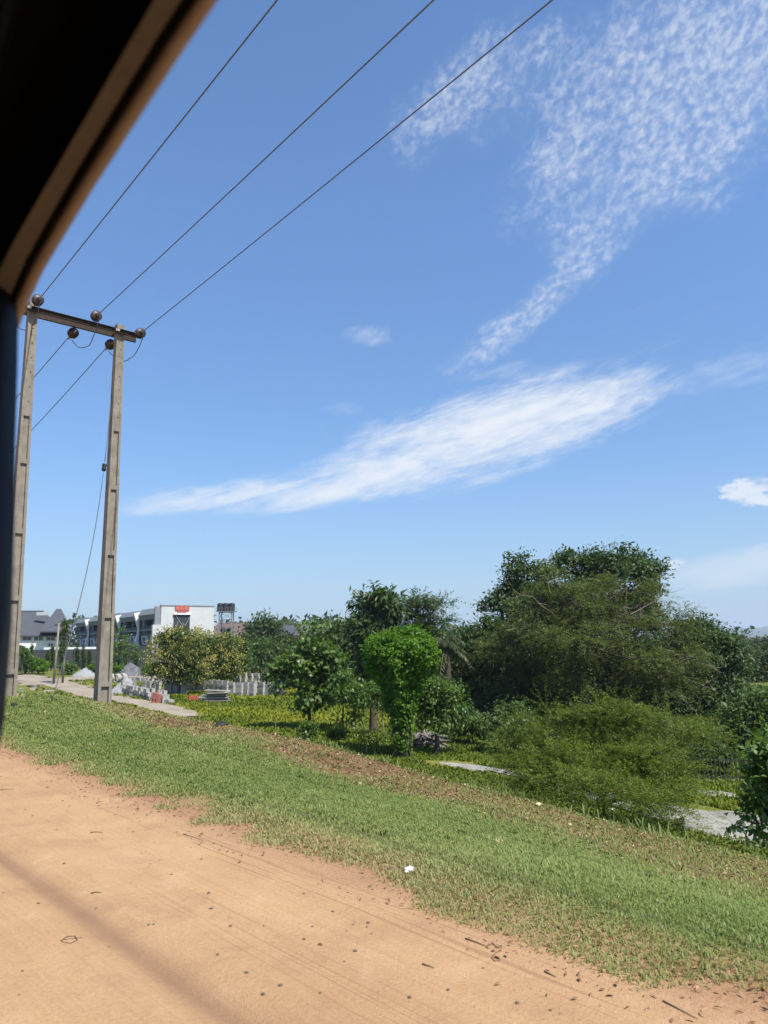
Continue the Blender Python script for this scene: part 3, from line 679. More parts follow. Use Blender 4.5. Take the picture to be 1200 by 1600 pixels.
mb = MB(); mb.tube([VP(.10, -.1, 1.895), VP(.085, .18, 1.885), VP(.085, .34, 1.885), VP(.10, .5, 1.875)], .007, 8); mb.build('grab_handle', m_pillar, vh, True)
# pillar behind the window, wider towards its foot, with a rounded edge
pe = [(s_*1.022, z_) for s_, z_ in ((.66, 1.85), (.642, 1.80), (.630, 1.764), (.622, 1.72), (.614, 1.66), (.600, 1.58), (.592, 1.52), (.594, 1.45), (.61, 1.41), (.65, 1.36), (.70, 1.27), (.72, 1.12))]
prof = [(0, .165), (-.004, .155), (-.002, .143), (.012, .134), (.05, .126), (.14, .12), (.15, .17)]
vs = [VP(q, s_+o_, z_) for s_, z_ in pe for o_, q in prof]; k = len(prof)
MB().add(vs, [(i*k+j, i*k+(j+1) % k, (i+1)*k+(j+1) % k, (i+1)*k+j) for i in range(len(pe)-1) for j in range(k)]).build('pillar', m_pillar, vh, True)
# body: lower side, closed side, ends, roof skin, floor
BX = (n, u, np.array([0, 0, 1.]))
def vbox(mb, w0, w1, s0, s1, z0, z1): return mb.box(VP((w0+w1)/2, (s0+s1)/2, (z0+z1)/2), (w1-w0, s1-s0, z1-z0), BX)
mb = MB(); vbox(mb, .10, .17, -2.1, 1.2, .36, 1.12); vbox(mb, .122, .17, -2.1, -1.5, 1.12, 1.86); vbox(mb, .122, .168, .76, 1.2, 1.12, 1.70)
vbox(mb, -1.50, -1.43, -2.1, 1.2, .36, 1.90); vbox(mb, -1.43, .10, -2.1, -2.02, .36, 1.9); vbox(mb, -1.43, .10, 1.12, 1.2, .36, 1.78); vbox(mb, -1.43, .10, -2.02, 1.12, .36, .42)
vbox(mb, -1.45, .12, 1.2, 2.1, .40, .98)
mb.build('body', m_body, vh, bevel=.015)
mb = MB(); ps2 = [(s_, z_+.022) for s_, z_ in ps]; vs = [VP(w_*1.03+.012, s_, z_+dz_+.012) for s_, z_ in ps2 for w_, dz_ in cr_]; k = len(cr_)
mb.add(vs, [(i*k+j, i*k+j+1, (i+1)*k+j+1, (i+1)*k+j) for i in range(len(ps2)-1) for j in range(k-1)]).build('roof', m_body, vh, True)
for w_ in (.02, -1.36):
    for s_ in (-1.5, 1.62):
        wh = MB().lathe([(.2, -.09), (.30, -.085), (.325, -.05), (.325, .05), (.30, .085), (.2, .09)], 24, VP(w_, s_, .315), n).build('wheel', m_dark, vh, True)
        MB().lathe([(.05, -.095), (.19, -.092), (.2, 0), (.19, .092), (.05, .095)], 16, VP(w_, s_, .315), n).build('rim', m_galv, wh, True)
# ------------------------------------------------------------------ buildings
Z3 = np.array([0, 0, 1.])
def zat(y, Y, px=200): return float(D(px, y, Y)[2])
KB = 1.3
NC = D(258, 1000, 130); NC[2] = 0.
aL = np.array([-28.6, 42., 0]); aL /= np.linalg.norm(aL); eL = np.array([aL[1], -aL[0], 0.])
th = empty('townhouse_block', tuple(NC*np.array([1, 1, 0])+np.array([0, 0, -1.2])), 'long modern grey and white townhouse block with slanted window frames and a red sign', 'townhouse')
tho = np.array(th.location)
def TB(L, q, z): return NC+aL*L-eL*q+Z3*(1.5+(z-1.5)*KB)-tho
def tbox(mb, L0, L1, q0, q1, z0, z1):
    return mb.hexa([TB(L0, q1, z0), TB(L0, q0, z0), TB(L1, q0, z0), TB(L1, q1, z0), TB(L0, q1, z1), TB(L0, q0, z1), TB(L1, q0, z1), TB(L1, q1, z1)])
U = 12.2; NU = 5
mb = MB(); tbox(mb, .3, U*NU+2, -8.0, -.9, -2.5, 5.9); mb.build('wall', m_slate, th)
mb = MB()                                                         # white end wall and its side return
tbox(mb, -.25, .3, -8.4, .9, -2.5, 6.55); mb.build('end_wall', m_offw, th)
mb = MB(); tbox(mb, -.32, .4, -8.6, 1.0, 6.55, 6.68); mb.build('roof_coping', m_midg, th)
# lattice panel on the end wall, with pale diagonal bars
pn = MB(); qa, qb, za, zb = -1.25, -4.05, -.3, 5.45
tbox(pn, -.33, -.25, qb, qa, za, zb); pn = pn.build('lattice_panel', m_slate, th)
fr = MB()
def pbar(x0, z0, x1, z1, w_=.09): 
    f = lambda x, z: TB(-.36, qa+(qb-qa)*x, za+(zb-za)*z); fr.bar(f(x0, z0), f(x1, z1), .05, w_)
for q in ((0.08, 1, 1., .52), (.62, .70, 1., .96), (.27, .86, .03, .56), (.1, .63, 1., .12), (.55, .40, 1., .53), (.3, .28, .55, .40), (.75, .08, .9, .16), (.05, .3, .42, .05)): pbar(*q)
fr.build('diagonal_bar', m_galv, pn)
mb = MB(); tbox(mb, -.62, -.25, qb-.12, qa+.12, zb, zb+.16); mb.build('canopy', m_white, th)
# red two tier sign
sg = MB(); tbox(sg, -.42, -.25, -3.85, -1.45, 6.0, 6.6); tbox(sg, -.41, -.25, -3.45, -1.85, 5.78, 6.0); sg = sg.build('sign', m_red, th)
m_let = simple('pale_red_letters', (.62, .26, .22), .6, .1, 6, .0)
lt = MB()
for i, (q0, kind) in enumerate(((-1.62, 'H'), (-1.95, 'I'), (-2.25, 'I'), (-2.5, 'F'), (-2.85, 'I'), (-3.15, 'H'), (-3.5, 'I'))):
    tbox(lt, -.46, -.42, q0-.06, q0, 6.07, 6.5)
    if kind == 'H': tbox(lt, -.46, -.42, q0-.24, q0-.18, 6.07, 6.5); tbox(lt, -.46, -.42, q0-.18, q0-.06, 6.26, 6.32)
    if kind == 'F': tbox(lt, -.46, -.42, q0-.22, q0-.06, 6.44, 6.5); tbox(lt, -.46, -.42, q0-.18, q0-.06, 6.26, 6.32)
lt.build('lettering', m_let, sg)
mb = MB(); tbox(mb, -.5, .2, -8.75, -8.4, 5.3, 5.5); mb.build('rain_spout', m_midg, th)
# the low step beside the end wall: pale lower block and a recess
mb = MB(); tbox(mb, -.4, .3, .9, 2.3, -2.5, 4.15); mb.build('porch_wall', m_offw, th)
mb = MB(); tbox(mb, -.1, .25, .9, 1.9, 4.15, 6.5); mb.build('recess_wall', m_midg, th)
for i in range(NU):
    L0 = i*U; hi = 6.45-.10*(i % 2)
    fin = MB()                                                       # slanted white party wall between two houses
    fin.hexa([TB(L0+.32, 1.5, 1.2), TB(L0+.32, -.9, 1.2), TB(L0+.9, -.9, 1.2), TB(L0+.9, 1.5, 1.2), TB(L0+.32, .75, 3.7), TB(L0+.32, -.9, 3.7), TB(L0+.9, -.9, 3.7), TB(L0+.9, .75, 3.7)])
    fin.hexa([TB(L0+.32, .75, 3.702), TB(L0+.32, -.9, 3.702), TB(L0+.9, -.9, 3.702), TB(L0+.9, .75, 3.702), TB(L0+.32, 1.7, 6.0), TB(L0+.32, -.9, 6.3), TB(L0+.9, -.9, 6.3), TB(L0+.9, 1.7, 6.0)])
    fin = fin.build('party_wall', m_white, th)
    sl = MB(); tbox(sl, L0+.22, L0+.32, .2, .62, 1.6, 5.6); sl.build('dark_slot', m_slate, fin)
    fa = MB()                                                        # two sloping grey bands under the parapet
    for (za_, zb_, qa_, qb_) in ((5.62, hi, 1.15, .45), (4.98, 5.62, .75, 1.15)):
        fa.hexa([TB(L0+1.2, qa_, za_), TB(L0+1.2, -1, za_), TB(L0+U-.3, -1, za_), TB(L0+U-.3, qa_, za_), TB(L0+1.2, qb_, zb_-.002), TB(L0+1.2, -1, zb_-.002), TB(L0+U-.3, -1, zb_-.002), TB(L0+U-.3, qb_, zb_-.002)])
    fa.build('roof_fascia', m_midg, th)
    bal = MB(); tbox(bal, L0+.95, L0+U, -.9, .55, 3.5, 3.72); bal.build('balcony_slab', m_midg, th)
    rail = MB(); tbox(rail, L0+1.2, L0+U-.2, .46, .52, 3.722, 4.1); rail.build('balcony_rail', m_slate, th)
    for a_, b_ in ((1.6, 4.6), (6.6, 9.2)):
        wn = MB(); tbox(wn, L0+a_, L0+b_, -.9, -.82, 3.9, 4.85); wn = wn.build('window', m_offw, th)
        gl = MB(); tbox(gl, L0+a_+.25, L0+b_-.25, -.82, -.79, 4.0, 4.78); gl.build('pane', m_glass, wn)
    for a_ in (5.0, 9.8):
        pnl = MB(); tbox(pnl, L0+a_, L0+a_+1.2, -.9, .3, 3.722, 4.95); pnl.build('screen_panel', m_slate, th)
    base = MB(); tbox(base, L0+.95, L0+U-.1, -.9, .45, 1.45, 3.2); base.build('lower_cladding', m_slate, th)
    led = MB(); tbox(led, L0+.95, L0+U, -.9, .95, 1.25, 1.42); led.build('ledge', m_midg, th)
    for a_ in (1.6, 6.6):                                             # slanted six sided window surrounds
        o_ = [(a_+.0, 1.62), (a_+3.2, 1.62), (a_+4.0, 2.1), (a_+4.2, 2.85), (a_+1.2, 2.85), (a_+.3, 2.2)]
        cx, cz = sum(p[0] for p in o_)/6, sum(p[1] for p in o_)/6
        inn = [(cx+(p[0]-cx)*.78, cz+(p[1]-cz)*.72) for p in o_]
        vs = [TB(L0+p[0], q_, p[1]) for q_ in (.45, .72) for p in o_]+[TB(L0+p[0], q_, p[1]) for q_ in (.45, .72) for p in inn]
        fs = []
        for k in range(6):
            j = (k+1) % 6; fs += [(k, j, 6+j, 6+k), (6+k, 6+j, 18+j, 18+k), (12+k, 18+k, 18+j, 12+j)]
        wf = MB().add(vs, fs).build('slanted_window', m_offw, th)
        MB().add([TB(L0+p[0], .49, p[1]) for p in inn], [tuple(range(6))]).build('pane', m_glass, wf)

def hip(mb, c, ax, ay, hx, hy, z0, z1, rx):
    """hip roof: half sizes hx, hy along unit axes, ridge half length rx"""
    c = np.array(c, float); P = [c+ax*i*hx+ay*j*hy+Z3*z0 for i, j in ((-1, -1), (1, -1), (1, 1), (-1, 1))]; Q = [p-Z3*.18 for p in P]
    R = [c-ax*rx+Z3*z1, c+ax*rx+Z3*z1]
    return mb.add(P+R+Q, [(0, 1, 5, 4), (2, 3, 4, 5), (1, 2, 5), (3, 0, 4), (0, 6, 7, 1), (1, 7, 8, 2), (2, 8, 9, 3), (3, 9, 6, 0), (9, 8, 7, 6)])
def house(name, label, Y, x0, x1, depth, y_eave, y_ridge, rf, wallm, roofm, wins=(), rot=0., over=.6, zb=-4., winh=1.0, wy=None, gable=None, group=None):
    pa = D(x0, 1005, Y); pb = D(x1, 1005, Y); c = (pa+pb)/2; ax = np.array([math.cos(rot), math.sin(rot), 0]); ay = np.array([-ax[1], ax[0], 0]); hx = np.linalg.norm((pb-pa)[:2])/2
    c = np.array([c[0], c[1], 0])+ay*depth/2; ze = zat(y_eave, Y, (x0+x1)/2); zr = zat(y_ridge, Y+depth/2, (x0+x1)/2)
    g = gz(c[0], c[1]); r = empty(name, (c[0], c[1], g), label, 'house', group); o = np.array(r.location)
    mb = MB(); mb.box(c-o+Z3*((ze-.1+zb)/2), (2*hx-2*over, depth-2*over, ze-.1-zb), (ax, ay, Z3)); mb.build('wall', wallm, r)
    rfo = hip(MB(), c-o, ax, ay, hx, depth/2, ze, zr, rf*hx).build('roof', roofm, r)
    mb = MB(); mb.bar(c-o-ax*rf*hx+Z3*(zr+.02), c-o+ax*rf*hx+Z3*(zr+.02), .3, .08); mb.build('ridge_cap', roofm, rfo)
    for (px, w_, y0, y1) in wins:
        P = D(px, (y0+y1)/2, Y); cc = c-ay*(depth/2-over)+ax*((P-c)@ax); cc[2] = P[2]; hh = (y1-y0)*Y/1200
        f = MB().box(cc-o-ay*.04, (w_+.3, .10, hh+.25), (ax, ay, Z3)).build('window', m_offw, r)
        q = MB(); q.box(cc-o-ay*.075, (w_, .08, hh), (ax, ay, Z3)); q.build('pane', m_glass, f)
        q = MB(); q.box(cc-o-ay*.12, (.06, .03, hh), (ax, ay, Z3)); q.build('mullion', m_white, f)
    return r, c, ax, ay, ze, zr
wh, c, ax, ay, ze, zr = house('white_house', 'white house with a big dark grey hipped roof and a row of small windows', 118, -66, 99, 13, 993, 955, .50, m_white, m_roofg, [(41, 1.1, 995, 1000), (59, 1.1, 995, 1000), (78, 1.1, 995, 1000), (95, 1.0, 995, 1000), (78, .6, 1006, 1009)], rot=R_(21))
o = np.array(wh.location)
cp = D(87, 1005, 119)
hip(MB(), np.array([cp[0], cp[1], 0])+ay*5-o, ax, ay, 2.3, 6.0, zat(986, 118, 90), zat(951.5, 124, 90), .35).build('front_roof', m_roofg, wh)
mb = MB(); pt = D(66, 959, 122); mb.box(pt-o, (1.6, .5, .5)); mb.build('roof_vent', m_offw, wh)
hb = house('brown_roof_house', 'low cream house with a wide brown hipped roof behind the water tower', 170, 320, 421, 17, 993, 973.5, .60, simple('cream_wall', (.45, .38, .29), .9, .1, 1, .05), m_roofb, [(378, 1.3, 995, 1001), (404, 1.2, 995, 1001)], rot=R_(11))
r_, c, ax, ay, ze, zr = hb; o = np.array(r_.location); pg = D(391, 998, 168)
MB().add([pg-o+np.array(q) for q in ((-1.3, 0, -2.5), (1.3, 0, -2.5), (1.3, 0, .2), (0, 0, 1.2), (-1.3, 0, .2), (-1.3, 3, -2.5), (1.3, 3, -2.5), (1.3, 3, .2), (0, 3, 1.2), (-1.3, 3, .2))], [(0, 1, 2, 3, 4), (9, 8, 7, 6, 5), (4, 3, 8, 9), (3, 2, 7, 8), (0, 4, 9, 5), (1, 6, 7, 2)]).build('white_gable', m_white, r_)
house('orange_gable_house', 'distant house with a grey roof and an orange end beside the tall dark tree', 195, 424, 459, 10, 990, 976.5, .80, simple('orange_wall', (.45, .19, .11), .9, .1, 1, .05), m_roofg)
house('olive_roof_house', 'distant house with a wide brownish grey roof behind the large leaved tree', 190, 458, 520, 12, 992, 977, .62, m_offw, simple('olive_grey_roof', (.115, .105, .085), .7, .15, 2, .1), [(500, 1.3, 994, 1000)])
house('small_dark_house', 'small low house with a dark pointed roof among the far bushes', 105, 434, 458, 5, 1021, 1001, .12, m_white, simple('dark_roof', (.055, .05, .05), .7, .15, 2, .1))
for i, (x, Y, w_, lb) in enumerate(((1142, 620, 9, 'tiny far white house at the foot of the blue hills beside the big tree'), (1166, 560, 11, 'far pale house on the wooded plain below the hills, roof brown'), (1192, 500, 9, 'far pale house at the right edge of the wooded plain'))):
    b0 = at(x, Y); hh = (998-x*0)-0
    r = empty('far_house', tuple(b0), lb, 'house', 'far houses on the plain'); zt = zat(1000, Y, x)-b0[2]
    MB().box((0, 0, zt/2-1), (w_, 7, zt+2)).build('wall', m_white, r)
    hip(MB(), (0, 0, 0), np.array([1., 0, 0]), np.array([0, 1., 0]), w_/2+.5, 4, zt, zt+2.2, w_*.25).build('roof', m_roofb, r)

# boundary wall with a pale end pier
wa0, wa1 = D(-60, 1005, 100), D(243, 1005, 92); zt = zat(1014, 96, 150)
ax = (wa1-wa0)*np.array([1, 1, 0]); Lw = np.linalg.norm(ax); ax /= Lw; ay = np.array([-ax[1], ax[0], 0])
bw = empty('boundary_wall', (wa1[0], wa1[1], gz(wa1[0], wa1[1])), 'long dark grey boundary wall in front of the townhouses', 'wall'); o = np.array(bw.location)
m_wall = simple('dark_wall_render', (.085, .085, .085), .9, .2, .6, .1, dirt=(.05, .045, .04, .7))
c = (wa0+wa1)/2; mb = MB(); mb.box(np.array([c[0], c[1], (zt-2.4)/2])-o, (Lw, .22, zt+2.4), (ax, ay, Z3)); mb.build('panel', m_wall, bw)
for k in range(10):
    p = wa1-ax*(k*3.6+.2); mb = MB(); mb.box(np.array([p[0], p[1], (zt+.12-2.4)/2])-o-ay*.03, (.34, .34, zt+.12+2.4), (ax, ay, Z3)); mb.build('pier', m_block if k == 0 else m_wall, bw)
mb = MB(); p0 = D(243.5, 1005, 92); p1 = D(262, 1005, 97); mb.bar(np.array([p0[0], p0[1]+.3, (zt-.4-2.4)/2])-o, np.array([p1[0], p1[1], (zt-.4-2.4)/2])-o, .22, zt-.4+2.4); mb.build('return_wall', m_block, bw)
# pale canopy roof seen over the wall
pc = D(118, 1017, 108); cn = empty('carport', (pc[0], pc[1], gz(pc[0], pc[1])), 'low white flat canopy showing just above the dark boundary wall', 'carport'); o = np.array(cn.location)
zc = zat(1013, 106, 118)
MB().box(np.array([pc[0], pc[1], zc])-o, (7.5, 3, .35)).build('canopy', m_white, cn)
for sx in (-3.4, 3.4): MB().box(np.array([pc[0]+sx, pc[1]+1.2, zc/2-.7])-o, (.2, .2, zc+1.4-.4)).build('post', m_white, cn)

# water tower
wt = at(353, 150); tw = empty('water_tower', tuple(wt), 'steel water tower carrying black plastic tanks', 'water tower'); o = wt
zp = zat(956, 150, 353)-o[2]; hw = 1.15
for i, j in ((-1, -1), (1, -1), (1, 1), (-1, 1)): MB().bar((i*hw*1.08, j*hw*1.08, -.5), (i*hw, j*hw, zp), .16).build('leg', m_galv, tw)
nb_ = 5
for q in range(nb_):
    za, zb = zp*q/nb_, zp*(q+1)/nb_; mb = MB()
    for (i, j), (k, l) in (((-1, -1), (1, -1)), ((1, -1), (1, 1)), ((1, 1), (-1, 1)), ((-1, 1), (-1, -1))):
        mb.bar((i*hw, j*hw, zb-.1), (k*hw, l*hw, zb-.1), .08); mb.bar((i*hw, j*hw, za), (k*hw, l*hw, zb-.1), .05); mb.bar((k*hw, l*hw, za), (i*hw, j*hw, zb-.1), .05)
    mb.build('bracing', m_galv, tw)
MB().box((0, 0, zp+.06), (3.5, 2.9, .12)).build('platform', m_galv, tw)
mb = MB()
for i in range(7):
    for j in (-1.4, 1.4): mb.bar((-1.7+i*3.4/6, j, zp+.12), (-1.7+i*3.4/6, j, zp+.85), .04)
for h_ in (.5, .85):
    for i in (-1.7, 1.7): mb.bar((i, -1.4, zp+h_), (i, 1.4, zp+h_), .035)
    for j in (-1.4, 1.4): mb.bar((-1.7, j, zp+h_), (1.7, j, zp+h_), .035)
mb.build('railing', m_galv, tw)
m_tank = simple('black_plastic_tank', (.022, .024, .028), .45, .15, 4, .05)
prof = [(.30, 1.55), (.34, 1.5), (.5, 1.42), (.60, 1.28), (.60, 1.0), (.58, .95), (.60, .9), (.60, .6), (.58, .55), (.60, .5), (.60, .06), (.56, 0)][::-1]
for x, y in ((-1.12, -.6), (0, -.65), (1.12, -.6), (-.6, .62), (.6, .62)): MB().lathe([(r, z) for r, z in prof], 16, (x, y, zp+.12)).build('tank', m_tank, tw, True)
zl = zat(992, 150, 353)-o[2]; MB().box((0, 0, zl-.06), (2.2, 2.2, .1)).build('lower_platform', m_galv, tw)
for x in (-.5, .58): MB().lathe([(r*.85, z*.85) for r, z in prof], 16, (x, -.3, zl)).build('lower_tank', m_tank, tw, True)

# two old poles by the wall
for i, (xb, xt, yt, Y, lb) in enumerate(((87, 92.3, 974, 66, 'thin leaning grey pole with a short crossarm in front of the white house'), (101, 104, 978, 67, 'thin grey pole overgrown by a creeper at its head'))):
    b0 = at(xb, Y); tp = D(xt, yt, Y); r = empty('old_pole', tuple(b0), lb, 'pole', 'old poles by the white house')
    MB().tube([b0-b0-Z3*.3, tp-b0], [.11, .075], 8).build('shaft', m_conc, r, True)
    mb = MB(); mb.bar(tp-b0+np.array([-.4 if i == 0 else -.1, 0, -.15]), tp-b0+np.array([.35, 0, -.12]), .09); mb.build('crossarm', m_rust, r)

# ------------------------------------------------------------------ the block yard
def blockmesh():
    mb = MB(); Lx, Ly, Lz = .45, .225, .225; t_ = .045
    xs = [-Lx/2, -Lx/2+t_, -t_/2, t_/2, Lx/2-t_, Lx/2]; ys = [-Ly/2, -Ly/2+t_, Ly/2-t_, Ly/2]
    for z in (0, 1): pass
    V = [(x, y, z) for z in (0, Lz) for y in ys for x in xs]; f = lambda i, j, k: k*24+j*6+i; F = []
    for i in range(5):
        for j in range(3):
            hole = j == 1 and i in (1, 3)
            if not hole: F += [(f(i, j, 1), f(i+1, j, 1), f(i+1, j+1, 1), f(i, j+1, 1)), (f(i, j+1, 0), f(i+1, j+1, 0), f(i+1, j, 0), f(i, j, 0))]
            else: F += [(f(i, j, 0), f(i, j, 1), f(i, j+1, 1), f(i, j+1, 0)), (f(i+1, j+1, 0), f(i+1, j+1, 1), f(i+1, j, 1), f(i+1, j, 0)), (f(i+1, j, 0), f(i+1, j, 1), f(i, j, 1), f(i, j, 0)), (f(i, j+1, 0), f(i, j+1, 1), f(i+1, j+1, 1), f(i+1, j+1, 0))]
    for i in range(5): F += [(f(i, 0, 0), f(i+1, 0, 0), f(i+1, 0, 1), f(i, 0, 1)), (f(i+1, 3, 0), f(i, 3, 0), f(i, 3, 1), f(i+1, 3, 1))]
    for j in range(3): F += [(f(0, j+1, 0), f(0, j, 0), f(0, j, 1), f(0, j+1, 1)), (f(5, j, 0), f(5, j+1, 0), f(5, j+1, 1), f(5, j, 1))]
    return mb.add(V, F)
bproto = blockmesh().build('concrete_block', m_block); COL.objects.unlink(bproto)
brng = np.random.default_rng(9)
def put_block(p, ang, label, tilt=0.):
    b = bproto.copy(); COL.objects.link(b); b.location = Vector(p); b.rotation_euler = (tilt, tilt*.5, ang); tag(b, label, 'concrete block', 'grey concrete blocks stacked in the yard')
def stacks(pix, layers, ang, label, back=0, jit=.06, ragged=0.):
    for px, py in pix:
        g = onF(px, py)
        for q in range(back+1):
            c = g[:2]+np.array([-math.sin(ang), math.cos(ang)])*.26*q
            ly = layers-(int(brng.random()*2.2) if brng.random() < ragged else 0); a = ang+brng.normal()*jit
            for k in range(max(1, ly)): put_block((c[0]+brng.normal()*.012, c[1]+brng.normal()*.012, g[2]+.0+k*.227), a+brng.normal()*.03, label)
an = R_(-32)
lin_ = lambda x0, y0, x1, y1, k: [(x0+(x1-x0)*i/(k-1), y0+(y1-y0)*i/(k-1)) for i in range(k)]
g0, g1 = onF(186, 1084), onF(262, 1100); a1 = math.atan2(g1[1]-g0[1], g1[0]-g0[0]); L1 = np.linalg.norm((g1-g0)[:2]); k1 = int(L1/.52)
for i in range(k1):
    p = g0+(g1-g0)*i/max(1, k1-1); ly = [3, 3, 4, 3, 2, 3, 3, 3, 2, 3, 2, 3, 2, 2, 3, 2, 1, 2, 2, 3, 2, 1, 1, 1, 2, 1][min(i, 25)]
    for q in range(2):
        for k in range(max(1, ly-(q == 1 and i % 3 == 0))): put_block((p[0]-math.sin(a1)*.25*q+brng.normal()*.035, p[1]+math.cos(a1)*.25*q+brng.normal()*.035, gz(p[0], p[1])+k*.229), a1+brng.normal()*.2, 'grey block in the long ragged row beside the side road', brng.normal()*.07)
stacks(lin_(192, 1066, 262, 1069, 12), 2, an, 'grey block in the ragged low row behind the front row', 1, .15, .6)
stacks(lin_(226, 1076, 262, 1083, 6), 3, an, 'dark block in the short row just behind the long ragged row', 0, .08, .4)
stacks([(266, 1085), (275, 1085.5), (283, 1086)], 4, an, 'dark block in the tight tall stacks left of the flowering tree trunk', 1, .03)
stacks(lin_(291, 1079, 352, 1084, 9)+[(362, 1087), (374, 1088), (384, 1087), (394, 1089)], 4, an, 'grey block in the spaced row of stacks under the flowering trees', 0, .06)
stacks([(396, 1084), (409, 1087), (419, 1087), (429, 1087.5), (440, 1087)], 4, an, 'pale ended block in the stacks standing at the edge of the yellow green field', 0, .05)
stacks(lin_(362, 1069, 421, 1068, 7), 4, an, 'grey block in the far row of stacks behind the conical gravel heap', 0, .05)
# heaps of gravel and sand
def heap(name, label, px, py, wpx, hpx, mat, seed, asym=0., cat='gravel heap', pw=1.0):
    g = onF(px, py); Y = g[1]; r = wpx/2*Y/1200; h = hpx*Y/1200*1.05; k, m_ = 40, 16; V = []; 
    for i in range(m_):
        f = i/(m_-1)
        for j in range(k):
            a = 2*PI*j/k; rr = r*f*(1+.22*(float(vnoise(math.cos(a)*1.5+seed, math.sin(a)*1.5, 77))-.5))
            x, y = rr*math.cos(a), rr*math.sin(a)*.8; z = h*(1-f)**pw*(1-.25*math.exp(-(f*4)**2)*(pw >= 1))*(1+asym*math.cos(a)*f) + .05*h*(float(vnoise(x*2.5+seed, y*2.5, 78))-.5)
            V.append((x, y, z if f < 1 else -.15))
    F = [(i*k+j, i*k+(j+1) % k, (i+1)*k+(j+1) % k, (i+1)*k+j) for i in range(m_-1) for j in range(k)]
    o = npmesh(name, V, F, mat, smooth=True); o.location = Vector((g[0], g[1]+r*.75, g[2])); return tag(o, label, cat)
m_grav = simple('blue_grey_gravel', (.27, .275, .28), .95, .25, 5, .8)
m_gdark = simple('damp_dark_gravel', (.115, .115, .125), .95, .45, 2.2, .9)
m_gtan = simple('brown_sand', (.33, .29, .23), .95, .2, 4, .6)
heap('gravel_heap', 'smooth pale grey gravel heap left of the right pole beside the sandy road', 127, 1058, 46, 13.5, m_grav, 1, 0, pw=.8)
heap('gravel_heap', 'dark mottled gravel heap behind the brown sand heap', 196, 1057, 52, 20, m_gdark, 2, .1, pw=.8)
heap('sand_heap', 'low brown sand heap right of the dark mottled heap', 226, 1059, 46, 14, m_gtan, 3, 0, 'sand heap', .85)
heap('gravel_heap', 'bluish grey gravel heap beside the right pole, behind the ragged block row', 190, 1086, 58, 25, m_grav, 4, 0, pw=.9)
heap('gravel_heap', 'small conical pale gravel heap between the far block stacks', 398, 1076, 36, 13.5, m_gtan, 5, 0)
m_rub = simple('reddish_rubble', (.27, .16, .13), .95, .4, 3, .9)
heap('rubble_heap', 'low reddish rubble heap behind the farthest block stacks', 405, 1054, 44, 7, m_rub, 6, 0, 'rubble heap', .7)
# pale slabs in an untidy pile
g = onF(335, 1098); m_slab = simple('weathered_plank', (.30, .285, .25), .95, .3, 3, .4, dirt=(.12, .11, .10, .6))
for k in range(11):
    a = brng.normal()*.10; c = g+np.array([brng.normal()*.12, .4+brng.normal()*.12, .04+.066*k]); Ls = 1.75-.06*k+brng.normal()*.15
    pl = MB(); pl.box((0, 0, 0), (Ls, .52, .045)); pl.box((0, -.1, -.032), (Ls*.94, .08, .02)); b_ = pl.build('plank', m_slab); b_.location = Vector(c); b_.rotation_euler = (brng.normal()*.04, brng.normal()*.035, a)
    tag(b_, 'weathered grey plank in the untidy flat pile in front of the block stacks', 'plank', 'planks piled in the yard')
# red crate, red block moulds
g = onF(302, 1095); cr = MB()
for k in range(3):
    for sx, sy, dx, dy in ((0, -.17, .5, .03), (0, .17, .5, .03), (-.25, 0, .03, .34), (.25, 0, .03, .34)): cr.box((sx, sy, .05+k*.11), (dx, dy, .07))
for sx in (-.245, .245):
    for sy in (-.165, .165): cr.box((sx, sy, .16), (.05, .05, .32))
cr.box((0, 0, .015), (.5, .34, .03)); c_ = cr.build('crate', m_red); c_.location = Vector(g); c_.rotation_euler.z = .3; tag(c_, 'small red slatted crate lying left of the plank pile', 'crate')
for i, (px, py, lb) in enumerate(((243, 1099, 'faded red steel block mould leaning at the end of the ragged block row'), (252, 1097, 'faded red steel block mould lying behind the leaning one'))):
    g = onF(px, py); mo = MB()
    for sx in (-.24, 0, .24): mo.box((sx, 0, .3), (.035, .26, .56))
    for z in (.04, .3, .56): mo.box((0, .115, z), (.5, .03, .05)); mo.box((0, -.115, z), (.5, .03, .05))
    o = mo.build('block_mould', simple('pinkish_red_paint', (.46, .17, .14), .7, .2, 6, .1)); o.location = Vector(g+np.array([0, 0, .1*i])); o.rotation_euler = (0, .25*(1-2*i), -.5); tag(o, lb, 'mould')
for i, (px, py, lb) in enumerate(((173, 1066, 'concrete culvert ring nearest the right pole'), (182, 1066, 'middle concrete culvert ring of the three in the yard'), (191, 1065, 'culvert ring farthest right, next to the ragged blocks'))):
    g = onF(px, py); r = .36; o = MB().add(*(lambda k: ([(q*math.cos(2*PI*j/k), y, q*math.sin(2*PI*j/k)+r) for q, y in ((r, -.25), (r, .25), (r*.76, .25), (r*.76, -.25)) for j in range(k)], [(a*k+j, a*k+(j+1) % k, ((a+1) % 4)*k+(j+1) % k, ((a+1) % 4)*k+j) for a in range(4) for j in range(k)]))(20)).build('culvert_ring', m_block, smooth=False); o.location = Vector(g); o.rotation_euler.z = -.25; tag(o, lb, 'culvert ring', 'culvert rings in the yard')
# little electricity box by the left pole
g = onG(33, 1082); mb = MB(); mb.box((0, 0, .10), (.22, .16, .30)); mb.box((0, 0, .27), (.26, .2, .035)); o = mb.build('concrete_marker', m_block); o.location = Vector(g); tag(o, 'little concrete marker post in the grass beside the left pole', 'marker post')

